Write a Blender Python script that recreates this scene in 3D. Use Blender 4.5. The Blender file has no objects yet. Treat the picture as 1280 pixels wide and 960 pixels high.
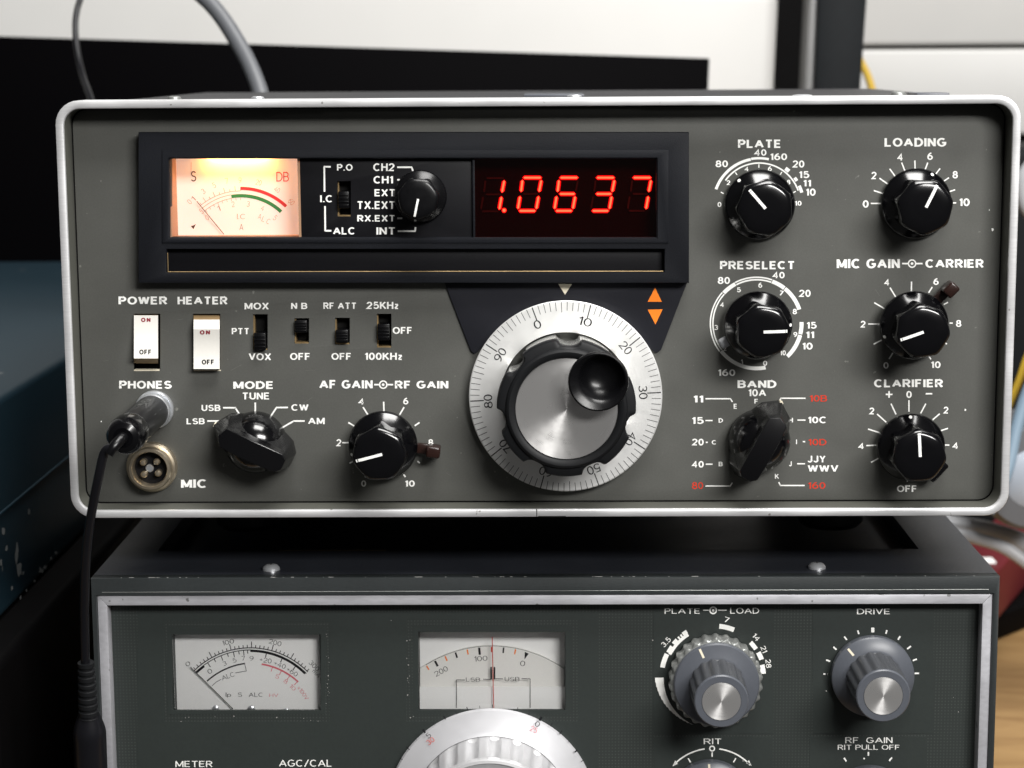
import bpy, bmesh, math, random
from mathutils import Vector, Matrix
random.seed(7)
S = 0.001                                   # everything is authored in millimetres
scene = bpy.context.scene
COL = scene.collection

# ------------------------------------------------------------------ camera
F, PITCH, YAW, ROLL = 2536.7, 0.15738, -0.014648, 0.005893
CAM = Vector((1.2947, -719.673, 163.126))
def cam_axes():
    cy, sy, cp, sp = math.cos(YAW), math.sin(YAW), math.cos(PITCH), math.sin(PITCH)
    fwd = Vector((sy*cp, cy*cp, -sp)); right = Vector((cy, -sy, 0)); down = fwd.cross(right)
    cr, sr = math.cos(ROLL), math.sin(ROLL)
    return cr*right+sr*down, -sr*right+cr*down, fwd
RT, DN, FW = cam_axes()
cd = bpy.data.cameras.new("camera"); cam = bpy.data.objects.new("camera", cd); COL.objects.link(cam)
M3 = Matrix((RT, -DN, -FW)).transposed()
cam.matrix_world = Matrix.Translation(CAM*S) @ M3.to_4x4()
cd.sensor_width = 36; cd.lens = F/1280*36; cd.clip_start = .01; cd.clip_end = 50
cd.dof.use_dof = True; cd.dof.focus_distance = .728; cd.dof.aperture_fstop = 17
scene.camera = cam
# ------------------------------------------------------------------ world, lamps, exposure
w = bpy.data.worlds.new("World"); scene.world = w; w.use_nodes = True
w.node_tree.nodes["Background"].inputs[0].default_value = (1, .98, .96, 1)
w.node_tree.nodes["Background"].inputs[1].default_value = .06
def area(name, loc, target, sx, sy, power, col=(1, 1, 1)):
    l = bpy.data.lights.new(name, 'AREA'); l.shape = 'RECTANGLE'; l.size = sx*S; l.size_y = sy*S; l.energy = power; l.color = col
    o = bpy.data.objects.new(name, l); COL.objects.link(o); o.location = Vector(loc)*S
    zz = (Vector(loc)-Vector(target)).normalized(); xx = (Vector((1, 0, 0))-zz*zz.x).normalized(); yy = zz.cross(xx)
    o.rotation_euler = Matrix((xx, yy, zz)).transposed().to_euler(); return o
area("front_lamp", (680, -1250, 820), (0, 0, 20), 800, 300, 31, (1, .985, .96))
area("ceiling_lamp", (200, -390, 1120), (80, -250, 0), 600, 380, 16, (1, .985, .96))
area("room_lamp", (420, 180, 1500), (150, 250, 0), 1200, 500, 20, (1, .985, .96))
scene.view_settings.view_transform = 'Standard'; scene.view_settings.look = 'None'
scene.view_settings.exposure = 0; scene.view_settings.gamma = 1

# ------------------------------------------------------------------ photograph measurements -> world
def ray(px, py): return (RT*((px-640)/F) + DN*((py-480)/F) + FW)
def at(px, py, Y):
    d = ray(px, py); return CAM + d*((Y-CAM.y)/d.y)
def zoom(ox, oy, s): return lambda x, y: (ox+x/s, oy+y/s)
Z1 = zoom(0, 0, 2.977); Z2 = zoom(380, 100, 2.56); Z3 = zoom(850, 0, 2.977); Z4 = zoom(850, 310, 2.8235); Z5 = zoom(60, 350, 3.2)
Z6 = zoom(380, 340, 2.6667); ZSW = zoom(290, 365, 5.12); ZAF = zoom(430, 480, 6.857); ZPL = zoom(880, 160, 6.4)
ZPR = zoom(870, 320, 6); ZBA = zoom(880, 470, 6.4); ZMG = zoom(1060, 320, 6); ZCL = zoom(1060, 470, 6)
ZSE = zoom(390, 190, 6.4); ZLED = zoom(580, 190, 4.923); ZME = zoom(190, 180, 6.4); ZDI = zoom(580, 370, 3.84)
ZPH = zoom(110, 470, 6); ZMO = zoom(240, 480, 6.857)
LA = zoom(0, 620, 2.8235); LB = zoom(420, 620, 2.8235); LC = zoom(780, 640, 2.56); LM = zoom(200, 770, 5.818)
LD = zoom(500, 770, 5.565); LK = zoom(810, 750, 5.647); LDR = zoom(1010, 750, 4.571); LR = zoom(490, 870, 5.12)

# ------------------------------------------------------------------ materials
def _mat(name):
    m = bpy.data.materials.new(name); m.use_nodes = True
    return m, m.node_tree, m.node_tree.nodes["Principled BSDF"]
def mat(name, col, rough=.5, metal=0, noise=0, nscale=900, bump=0, bscale=2500, spec=.5, coat=0, stretch=None, emit=None, estr=0, rvar=0):
    m, t, b = _mat(name); N = t.nodes; L = t.links
    b.inputs['Base Color'].default_value = (*col, 1); b.inputs['Roughness'].default_value = rough
    b.inputs['Metallic'].default_value = metal; b.inputs['Specular IOR Level'].default_value = spec; b.inputs['Coat Weight'].default_value = coat
    if emit: b.inputs['Emission Color'].default_value = (*emit, 1); b.inputs['Emission Strength'].default_value = estr
    tc = N.new('ShaderNodeTexCoord'); mp = N.new('ShaderNodeMapping'); L.new(tc.outputs['Object'], mp.inputs[0])
    if stretch: mp.inputs['Scale'].default_value = stretch
    if noise or rvar:
        n = N.new('ShaderNodeTexNoise'); n.inputs['Scale'].default_value = nscale; n.inputs['Detail'].default_value = 5; L.new(mp.outputs[0], n.inputs[0])
        n2 = N.new('ShaderNodeTexNoise'); n2.inputs['Scale'].default_value = 28; n2.inputs['Detail'].default_value = 4; L.new(tc.outputs['Object'], n2.inputs[0])
        ad = N.new('ShaderNodeMath'); ad.operation = 'ADD'; L.new(n.outputs[0], ad.inputs[0]); L.new(n2.outputs[0], ad.inputs[1])
        if noise:
            r = N.new('ShaderNodeMapRange'); r.inputs[1].default_value = .6; r.inputs[2].default_value = 1.4
            r.inputs[3].default_value = 1-noise; r.inputs[4].default_value = 1+noise; L.new(ad.outputs[0], r.inputs[0])
            mx = N.new('ShaderNodeVectorMath'); mx.operation = 'SCALE'; mx.inputs[0].default_value = col; L.new(r.outputs[0], mx.inputs[3])
            L.new(mx.outputs[0], b.inputs['Base Color'])
        if rvar:
            r2 = N.new('ShaderNodeMapRange'); r2.inputs[1].default_value = .6; r2.inputs[2].default_value = 1.4
            r2.inputs[3].default_value = rough-rvar; r2.inputs[4].default_value = rough+rvar; L.new(ad.outputs[0], r2.inputs[0]); L.new(r2.outputs[0], b.inputs['Roughness'])
    if bump:
        n = N.new('ShaderNodeTexNoise'); n.inputs['Scale'].default_value = bscale; n.inputs['Detail'].default_value = 3; L.new(mp.outputs[0], n.inputs[0])
        bp = N.new('ShaderNodeBump'); bp.inputs['Strength'].default_value = bump; bp.inputs['Distance'].default_value = .0002
        L.new(n.outputs[0], bp.inputs['Height']); L.new(bp.outputs[0], b.inputs['Normal'])
    return m
def spun(name, col, rough, aniso=.85, rings=5000, metal=1):
    m, t, b = _mat(name); N = t.nodes; L = t.links
    b.inputs['Base Color'].default_value = (*col, 1); b.inputs['Metallic'].default_value = metal; b.inputs['Roughness'].default_value = rough
    b.inputs['Anisotropic'].default_value = aniso; b.inputs['Anisotropic Rotation'].default_value = .25
    tg = N.new('ShaderNodeTangent'); tg.direction_type = 'RADIAL'; tg.axis = 'Y'; L.new(tg.outputs[0], b.inputs['Tangent'])
    tc = N.new('ShaderNodeTexCoord'); sp = N.new('ShaderNodeSeparateXYZ'); L.new(tc.outputs['Object'], sp.inputs[0])
    cb = N.new('ShaderNodeCombineXYZ'); L.new(sp.outputs[0], cb.inputs[0]); L.new(sp.outputs[2], cb.inputs[1])
    ln = N.new('ShaderNodeVectorMath'); ln.operation = 'LENGTH'; L.new(cb.outputs[0], ln.inputs[0])
    n = N.new('ShaderNodeTexNoise'); n.noise_dimensions = '1D'; n.inputs['Scale'].default_value = rings; n.inputs['Detail'].default_value = 3; L.new(ln.outputs['Value'], n.inputs['W'])
    n2 = N.new('ShaderNodeTexNoise'); n2.inputs['Scale'].default_value = 220; n2.inputs['Detail'].default_value = 5; L.new(tc.outputs['Object'], n2.inputs[0])
    ad = N.new('ShaderNodeMath'); ad.operation = 'ADD'; L.new(n.outputs[0], ad.inputs[0]); L.new(n2.outputs[0], ad.inputs[1])
    r = N.new('ShaderNodeMapRange'); r.inputs[1].default_value = .6; r.inputs[2].default_value = 1.4; r.inputs[3].default_value = rough*.75; r.inputs[4].default_value = rough*1.3
    L.new(ad.outputs[0], r.inputs[0]); L.new(r.outputs[0], b.inputs['Roughness'])
    return m
def glass(name, tint, gloss_rough=.02):
    m = bpy.data.materials.new(name); m.use_nodes = True; t = m.node_tree; N = t.nodes; L = t.links; N.clear()
    o = N.new('ShaderNodeOutputMaterial'); a = N.new('ShaderNodeBsdfTransparent'); a.inputs[0].default_value = (*tint, 1)
    g = N.new('ShaderNodeBsdfGlossy'); g.inputs[1].default_value = gloss_rough; fr = N.new('ShaderNodeFresnel'); fr.inputs[0].default_value = 1.4
    x = N.new('ShaderNodeMixShader'); L.new(fr.outputs[0], x.inputs[0]); L.new(a.outputs[0], x.inputs[1]); L.new(g.outputs[0], x.inputs[2]); L.new(x.outputs[0], o.inputs[0])
    return m
def wood(name):
    m, t, b = _mat(name); N = t.nodes; L = t.links
    tc = N.new('ShaderNodeTexCoord'); mp = N.new('ShaderNodeMapping'); mp.inputs['Scale'].default_value = (2.2, 9, 9); mp.inputs['Rotation'].default_value = (0, 0, .25)
    L.new(tc.outputs['Object'], mp.inputs[0])
    n = N.new('ShaderNodeTexNoise'); n.inputs['Scale'].default_value = 5; n.inputs['Detail'].default_value = 8; n.inputs['Distortion'].default_value = 1.5; L.new(mp.outputs[0], n.inputs[0])
    c = N.new('ShaderNodeValToRGB'); c.color_ramp.elements[0].position = .32; c.color_ramp.elements[0].color = (.22, .125, .048, 1)
    c.color_ramp.elements[1].position = .68; c.color_ramp.elements[1].color = (.31, .19, .078, 1); L.new(n.outputs[0], c.inputs[0]); L.new(c.outputs[0], b.inputs['Base Color'])
    b.inputs['Roughness'].default_value = .45
    return m
def weave(name, base, dot):
    # fine woven dot vinyl: a grid of small raised pale dots
    m, t, b = _mat(name); N = t.nodes; L = t.links
    tc = N.new('ShaderNodeTexCoord'); sp = N.new('ShaderNodeSeparateXYZ'); L.new(tc.outputs['Object'], sp.inputs[0])
    outs = []
    for k in (0, 2):
        mu = N.new('ShaderNodeMath'); mu.operation = 'MULTIPLY'; mu.inputs[1].default_value = 2*math.pi/.0012; L.new(sp.outputs[k], mu.inputs[0])
        s = N.new('ShaderNodeMath'); s.operation = 'SINE'; L.new(mu.outputs[0], s.inputs[0]); outs.append(s)
    mn = N.new('ShaderNodeMath'); mn.operation = 'MINIMUM'; L.new(outs[0].outputs[0], mn.inputs[0]); L.new(outs[1].outputs[0], mn.inputs[1])
    r = N.new('ShaderNodeMapRange'); r.inputs[1].default_value = .0; r.inputs[2].default_value = .8; L.new(mn.outputs[0], r.inputs[0])
    n = N.new('ShaderNodeTexNoise'); n.inputs['Scale'].default_value = 60; n.inputs['Detail'].default_value = 4; L.new(tc.outputs['Object'], n.inputs[0])
    mm = N.new('ShaderNodeMath'); mm.operation = 'MULTIPLY'; L.new(r.outputs[0], mm.inputs[0]); L.new(n.outputs[0], mm.inputs[1])
    x = N.new('ShaderNodeMix'); x.data_type = 'RGBA'; x.inputs[6].default_value = (*base, 1); x.inputs[7].default_value = (*dot, 1); L.new(mm.outputs[0], x.inputs[0])
    L.new(x.outputs[2], b.inputs['Base Color']); b.inputs['Roughness'].default_value = .55
    return m
def chipped(name, base, chip):
    m, t, b = _mat(name); N = t.nodes; L = t.links
    tc = N.new('ShaderNodeTexCoord'); n = N.new('ShaderNodeTexNoise'); n.inputs['Scale'].default_value = 55; n.inputs['Detail'].default_value = 6; L.new(tc.outputs['Object'], n.inputs[0])
    c = N.new('ShaderNodeValToRGB'); c.color_ramp.elements[0].position = .71; c.color_ramp.elements[0].color = (*base, 1)
    c.color_ramp.elements[1].position = .73; c.color_ramp.elements[1].color = (*chip, 1); L.new(n.outputs[0], c.inputs[0]); L.new(c.outputs[0], b.inputs['Base Color'])
    b.inputs['Roughness'].default_value = .5
    return m

def aged(name, base, rough, metal, mott, speck, speck_at, bump, bscale, spec=.35, stretch=(1, 1, 1), sscale=420):
    # paint or metal with broad mottling, fine grain and small specks, nicks and smudges
    m, t, b = _mat(name); N = t.nodes; L = t.links
    tc = N.new('ShaderNodeTexCoord'); mp = N.new('ShaderNodeMapping'); mp.inputs['Scale'].default_value = stretch; L.new(tc.outputs['Object'], mp.inputs[0])
    def noise(sc, de, src=tc.outputs['Object']):
        n = N.new('ShaderNodeTexNoise'); n.inputs['Scale'].default_value = sc; n.inputs['Detail'].default_value = de; L.new(src, n.inputs[0]); return n.outputs[0]
    def mr(src, a, b_, c, d):
        r = N.new('ShaderNodeMapRange'); r.inputs[1].default_value = a; r.inputs[2].default_value = b_; r.inputs[3].default_value = c; r.inputs[4].default_value = d; L.new(src, r.inputs[0]); return r.outputs[0]
    def mul(a, c):
        k = N.new('ShaderNodeMath'); k.operation = 'MULTIPLY'; L.new(a, k.inputs[0]); L.new(c, k.inputs[1]); return k.outputs[0]
    big = noise(14, 6); mid = noise(90, 5); fine = noise(1500, 3, mp.outputs[0])
    f = mul(mul(mr(big, .3, .7, 1-mott, 1+mott), mr(mid, .3, .7, 1-mott*.5, 1+mott*.5)), mr(fine, .3, .7, 1-mott*.8, 1+mott*.8))
    sc = N.new('ShaderNodeVectorMath'); sc.operation = 'SCALE'; sc.inputs[0].default_value = base; L.new(f, sc.inputs[3])
    sp = mr(noise(sscale, 2), speck_at, speck_at+.03, 0, 1)
    x = N.new('ShaderNodeMix'); x.data_type = 'RGBA'; L.new(sp, x.inputs[0]); L.new(sc.outputs[0], x.inputs[6]); x.inputs[7].default_value = (*speck, 1); L.new(x.outputs[2], b.inputs['Base Color'])
    L.new(mr(noise(35, 7), .3, .7, rough-.12, rough+.12), b.inputs['Roughness']); b.inputs['Metallic'].default_value = metal; b.inputs['Specular IOR Level'].default_value = spec
    bp = N.new('ShaderNodeBump'); bp.inputs['Strength'].default_value = bump; bp.inputs['Distance'].default_value = .0002; L.new(noise(bscale, 4, mp.outputs[0]), bp.inputs['Height']); L.new(bp.outputs[0], b.inputs['Normal'])
    return m
PANEL = aged("panel_grey_paint", (.083, .0838, .0768), .48, 0, .07, (.17, .17, .155), .755, .16, 2600)
PANEL_EDGE = mat("panel_edge_paint", (.085, .086, .074), .5, noise=.10, nscale=700, spec=.35)
ALU = aged("brushed_trim_aluminium", (.78, .78, .79), .40, .6, .07, (.36, .35, .34), .735, .14, 1800, .5, (.08, 1, 1), 260)
ALU_L = aged("worn_trim_aluminium", (.52, .52, .55), .42, .5, .10, (.20, .20, .20), .70, .14, 1500, .5, (.12, 1, .5), 240)
GAP = mat("dark_gap", (.006, .006, .006), .8, spec=.1)
BEZEL = mat("black_bezel_plastic", (.0070, .0078, .0105), .58, noise=.35, nscale=1800, bump=.4, bscale=3000, spec=.16)
TRAY = mat("black_tray_plastic", (.0045, .0045, .006), .5, noise=.2, nscale=1200, bump=.15, spec=.2)
ESC = mat("escutcheon_paint", (.012, .0125, .017), .55, noise=.08, nscale=1500, bump=.08, spec=.22)
KNOB = mat("glossy_black_bakelite", (.0018, .0018, .0024), .16, spec=.6, rvar=.012, noise=.1, nscale=400)
KNOB_M = mat("black_knob_plastic", (.003, .003, .0036), .28, spec=.32, rvar=.05, noise=.1, nscale=400)
KNOB_S = mat("satin_black_bakelite", (.0022, .0022, .0028), .25, spec=.55)
RUBBER = mat("black_rubber", (.0075, .008, .009), .5, spec=.22, bump=.1)
WHITE = mat("white_print", (.90, .90, .87), .6, noise=.05, nscale=700, spec=.2)
RED = mat("red_print", (.58, .045, .022), .6, spec=.2, noise=.06)
ORANGE = mat("orange_print", (.95, .235, .02), .6, spec=.2)
CREAM = mat("cream_print", (.72, .66, .52), .6, spec=.2)
ROCKER = mat("ivory_plastic", (.80, .78, .73), .35, noise=.03, spec=.4)
TAN = mat("tan_shaded_edge", (.30, .20, .10), .5, noise=.2, nscale=300)  # tan shadow tone of the rocker's end and side faces, put into the colour
BRASS = mat("dull_brass", (.36, .25, .12), .45, metal=.6, noise=.2)
DIAL = spun("spun_dial_aluminium", (.84, .84, .83), .48, .35, 2500, .55)
SPUN = spun("spun_knob_face", (.82, .81, .80), .33, .85, 6000, .84)
CHROME = mat("polished_skirt", (.80, .80, .78), .24, metal=.85, rvar=.05, noise=.05)
INK = mat("black_ink", (.012, .012, .014), .5, spec=.2)
PINK = mat("faded_red_ink", (.75, .16, .20), .6, spec=.2)
GOLDM = mat("yellowed_nickel", (.56, .48, .36), .34, metal=.9, noise=.15, nscale=300, rvar=.08)
STEEL = mat("bright_steel", (.72, .74, .77), .28, metal=.75, noise=.08)
SMOKE = mat("smoky_barrel_plastic", (.005, .005, .006), .3, spec=.2)
CABLE = mat("black_cable", (.006, .006, .008), .32, spec=.45)
LEVER = mat("brown_lever_plastic", (.021, .009, .007), .25, spec=.5, noise=.3, nscale=250)
CASE = mat("dark_case_paint", (.022, .022, .025), .48, noise=.15, nscale=1200, bump=.25, bscale=2600, rvar=.06)
CASE_L = mat("blue_black_case_paint", (.016, .018, .023), .42, noise=.2, nscale=900, bump=.3, bscale=2400, rvar=.06)
LIP = mat("grey_green_case_lip", (.025, .029, .030), .42, noise=.15, nscale=900, bump=.2)
CHIP = mat("bare_metal_chips", (.62, .60, .58), .4, metal=.4)
WEAVE = weave("dotted_green_vinyl", (.020, .0255, .0235), (.066, .073, .068))
VINYL = mat("green_black_vinyl", (.0205, .0265, .0245), .55, noise=.12, nscale=900, bump=.1)
GREYK = mat("slate_grey_knob_plastic", (.085, .092, .108), .36, noise=.06, nscale=700, spec=.45)
GREYF = mat("dark_grey_fluted_plastic", (.055, .058, .064), .38, noise=.06, nscale=700, spec=.45)
GREYR = mat("grey_ribbed_metal", (.30, .31, .30), .38, metal=.6, noise=.12)
SILV = mat("satin_knob_metal", (.52, .52, .53), .45, metal=.4, noise=.05, rvar=.05)
PAPER = mat("meter_paper", (.90, .90, .89), .6, noise=.02, spec=.2)
DRUM = mat("frosted_dial_plastic", (.84, .83, .80), .5, noise=.02)
HOUSE = mat("meter_housing", (.34, .20, .12), .5, noise=.08)
SCALE = mat("lit_meter_scale", (.88, .82, .77), .6, emit=(1, .83, .75), estr=.34)
FAINT = mat("faint_meter_ink", (.42, .25, .18), .6, emit=(1, .6, .45), estr=.05)
BULB = mat("meter_lamp_diffuser", (.9, .6, .2), .4, emit=(1, .50, .10), estr=1.6)
GREEN = mat("green_scale_ink", (.03, .24, .07), .6, emit=(.05, .35, .10), estr=.12)
REDM = mat("red_scale_ink", (.70, .03, .04), .6, emit=(.8, .05, .05), estr=.18)
BROWNI = mat("brown_scale_ink", (.10, .04, .02), .6)
LEDC = mat("lit_segment_core", (.5, .02, .01), .5, emit=(1, .44, .19), estr=3.2)
LEDE = mat("lit_segment_rim", (.4, .0, .0), .5, emit=(1, .0, .012), estr=1.5)
LEDO = mat("unlit_segment", (.011, .007, .006), .5)
LEDB = mat("display_board", (.004, .002, .002), .7, spec=.05)
PANE = glass("clear_window", (1, 1, 1))
FILTER = glass("red_filter", (.96, .45, .42), .05)
WHITEP = mat("off_white_casing", (.57, .565, .55), .45, noise=.02)
BLACKP = mat("black_screen", (.0012, .001, .0014), .6, spec=.03)
POST = mat("dark_grey_post_paint", (.006, .0075, .009), .55, noise=.15, nscale=200, spec=.12)
POSTE = mat("pale_post_edge", (.19, .19, .19), .45, metal=.2, noise=.1)
LINEM = mat("drawer_gap", (.11, .10, .075), .6)
YEL = mat("yellow_cable_sheath", (.55, .36, .03), .5)
GCAB = mat("grey_cable_sheath", (.105, .11, .12), .42)
BLUEC = mat("pale_blue_sheath", (.20, .28, .36), .4)
SILG = mat("light_grey_hose", (.42, .43, .45), .42)
TEAL = chipped("chipped_teal_paint", (.0055, .0205, .0315), (.10, .11, .11))
DARKB = mat("matt_black_case", (.0018, .0016, .0018), .6, noise=.3, nscale=300, spec=.06)
REDB = mat("red_case", (.13, .011, .016), .5, noise=.08, nscale=200)
WOODM = wood("desk_wood")
DWALL = mat("wall_paint", (.55, .55, .54), .8, noise=.03, nscale=60)

# ------------------------------------------------------------------ mesh builder
WP = {}                                     # world position (mm) of every object made
class MB:
    def __init__(s): s.v = []; s.f = []; s.m = []; s.mats = []; s.cur = 0
    def mat(s, m):
        if m not in s.mats: s.mats.append(m)
        s.cur = s.mats.index(m); return s
    def poly(s, pts):
        n = len(s.v); s.v += [Vector(p) for p in pts]; s.f.append(tuple(range(n, n+len(pts)))); s.m.append(s.cur)
    def add(s, vs, fs):
        n = len(s.v); s.v += [Vector(p) for p in vs]; s.f += [tuple(i+n for i in q) for q in fs]; s.m += [s.cur]*len(fs)
    def bm(s, b):
        b.verts.index_update(); s.add([v.co.copy() for v in b.verts], [[v.index for v in f.verts] for f in b.faces]); b.free()
    def box(s, x0, x1, y0, y1, z0, z1, bev=0, seg=2, tf=None):
        b = bmesh.new(); bmesh.ops.create_cube(b, size=1)
        for v in b.verts: v.co = Vector(((x0+x1)/2+v.co.x*(x1-x0), (y0+y1)/2+v.co.y*(y1-y0), (z0+z1)/2+v.co.z*(z1-z0)))
        if bev: bmesh.ops.bevel(b, geom=b.edges[:], offset=bev, segments=seg, profile=.5, affect='EDGES')
        if tf:
            for v in b.verts: v.co = tf(v.co)
        s.bm(b)
    def hull(s, front, back, bev=0, seg=2):
        # prism between two equal-length loops
        b = bmesh.new(); n = len(front); A = [b.verts.new(p) for p in front]; B = [b.verts.new(p) for p in back]
        b.faces.new(A); b.faces.new(B[::-1])
        for i in range(n): b.faces.new((A[i], B[i], B[(i+1) % n], A[(i+1) % n]))
        bmesh.ops.recalc_face_normals(b, faces=b.faces[:])
        if bev: bmesh.ops.bevel(b, geom=b.edges[:], offset=bev, segments=seg, profile=.5, affect='EDGES')
        s.bm(b)
    def revolve(s, prof, c, Y, n=64, rf=None, tilt=None):
        # prof: (r, h) with h the height above the plane y = Y, towards the camera; rf(r, h, angle) reshapes the radius
        vs = []; fs = []
        for (r, h) in prof:
            for k in range(n):
                a = 2*math.pi*k/n; q = rf(r, h, a) if rf else r
                vs.append((c[0]+q*math.cos(a), Y-h, c[1]+q*math.sin(a)))
        for i in range(len(prof)-1):
            for k in range(n): fs.append((i*n+k, i*n+(k+1) % n, (i+1)*n+(k+1) % n, (i+1)*n+k))
        if prof[-1][0] > 1e-6: fs.append(tuple((len(prof)-1)*n+k for k in range(n)))
        s.add(vs, fs)
    def tube(s, path, r, n=16, ends=True, smooth_path=True):
        P = [Vector(p) for p in path]
        if smooth_path and len(P) > 2:
            Q = []
            for i in range(len(P)-1):
                p0, p1, p2, p3 = P[max(i-1, 0)], P[i], P[i+1], P[min(i+2, len(P)-1)]
                for k in range(10):
                    t = k/10; Q.append(.5*((2*p1)+(p2-p0)*t+(2*p0-5*p1+4*p2-p3)*t*t+(3*p1-p0-3*p2+p3)*t**3))
            Q.append(P[-1]); P = Q
        R = r if callable(r) else (lambda u: r)
        vs = []; fs = []; up = Vector((.13, .21, .97))
        for i, p in enumerate(P):
            d = (P[min(i+1, len(P)-1)]-P[max(i-1, 0)]).normalized(); a = d.cross(up)
            if a.length < 1e-3: a = d.cross(Vector((1, 0, 0)))
            a.normalize(); b = d.cross(a).normalized(); up = b.cross(d).normalized() if False else up
            for k in range(n):
                th = 2*math.pi*k/n; vs.append(p+(a*math.cos(th)+b*math.sin(th))*R(i/(len(P)-1)))
        for i in range(len(P)-1):
            for k in range(n): fs.append((i*n+k, i*n+(k+1) % n, (i+1)*n+(k+1) % n, (i+1)*n+k))
        if ends: fs.append(tuple(range(n))); fs.append(tuple((len(P)-1)*n+k for k in range(n)))
        s.add(vs, fs)
    # --- printing on a plane y = Y, in photograph measurements
    def strip(s, pts, wd, Y):
        for i in range(len(pts)-1):
            a, b = Vector(pts[i]), Vector(pts[i+1]); d = (b-a).normalized(); n = Vector((-d.y, d.x))*wd/2
            e = d*(wd/2 if 0 < i else 0); g = d*(wd/2*.6 if i < len(pts)-2 else 0)
            s.poly([at(*q, Y) for q in (a-n, b-n+g, b+n+g, a+n)])
    def arc(s, c, r0, r1, a0, a1, Y, n=None, yk=1.0):
        n = n or max(2, int(abs(a1-a0)/3)+1)
        for k in range(n):
            t0 = math.radians(a0+(a1-a0)*k/n); t1 = math.radians(a0+(a1-a0)*(k+1)/n)
            s.poly([at(c[0]+r*math.cos(t), c[1]-yk*r*math.sin(t), Y) for r, t in ((r0, t0), (r1, t0), (r1, t1), (r0, t1))])
    def disc(s, c, r, Y, n=20): s.poly([at(c[0]+r*math.cos(2*math.pi*k/n), c[1]+r*math.sin(2*math.pi*k/n), Y) for k in range(n)])
    def text(s, body, box, Y, rot=0, bold=.018, sp=1.05):
        vs, fs, bb = glyphs(body, bold, sp); x0, y0, x1, y1 = box
        cx, cy = (x0+x1)/2, (y0+y1)/2; ca, sa = math.cos(math.radians(rot)), math.sin(math.radians(rot)); out = []
        for (x, y, ly) in vs:
            u = ((x-bb[0])/(bb[2]-bb[0])-.5)*(x1-x0); v = ((y-bb[1])/(bb[3]-bb[1])-.5)*(y1-y0)
            px, py = cx+u*ca-v*sa, cy-(u*sa+v*ca); out.append(at(px, py, (Y(py) if callable(Y) else Y)-ly*.006))
        s.add(out, fs)
    def ztext(s, body, zf, b, Y, **k):
        a = zf(b[0], b[1]); c = zf(b[2], b[3]); s.text(body, (*a, *c), Y, **k)
    def zstrip(s, zf, pts, wd, Y): s.strip([zf(*p) for p in pts], wd, Y)
    def build(s, name, parent=None, origin=None, label=None, angle=32):
        lo = Vector([min(p[i] for p in s.v) for i in range(3)]); hi = Vector([max(p[i] for p in s.v) for i in range(3)])
        o3 = Vector(origin) if origin is not None else (lo+hi)/2
        me = bpy.data.meshes.new(name); me.from_pydata([(p-o3)*S for p in s.v], [], s.f)
        for m in s.mats: me.materials.append(m)
        me.polygons.foreach_set('material_index', s.m); me.polygons.foreach_set('use_smooth', [True]*len(s.f)); me.update()
        b = bmesh.new(); b.from_mesh(me); bmesh.ops.remove_doubles(b, verts=b.verts[:], dist=2e-7); bmesh.ops.recalc_face_normals(b, faces=b.faces[:]); b.to_mesh(me); b.free()
        me.set_sharp_from_angle(angle=math.radians(angle))
        o = bpy.data.objects.new(name, me); COL.objects.link(o)
        WP[o] = o3
        if parent: o.parent = parent; o.location = (o3-WP[parent])*S
        else: o.location = o3*S
        if label: o['label'] = label
        return o
def ar(cx, cy, rx, ry, a0, a1):
    n = max(2, int(abs(a1-a0)/15)); return [(cx+rx*math.cos(math.radians(a0+(a1-a0)*i/n)), cy+ry*math.sin(math.radians(a0+(a1-a0)*i/n))) for i in range(n+1)]
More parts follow.
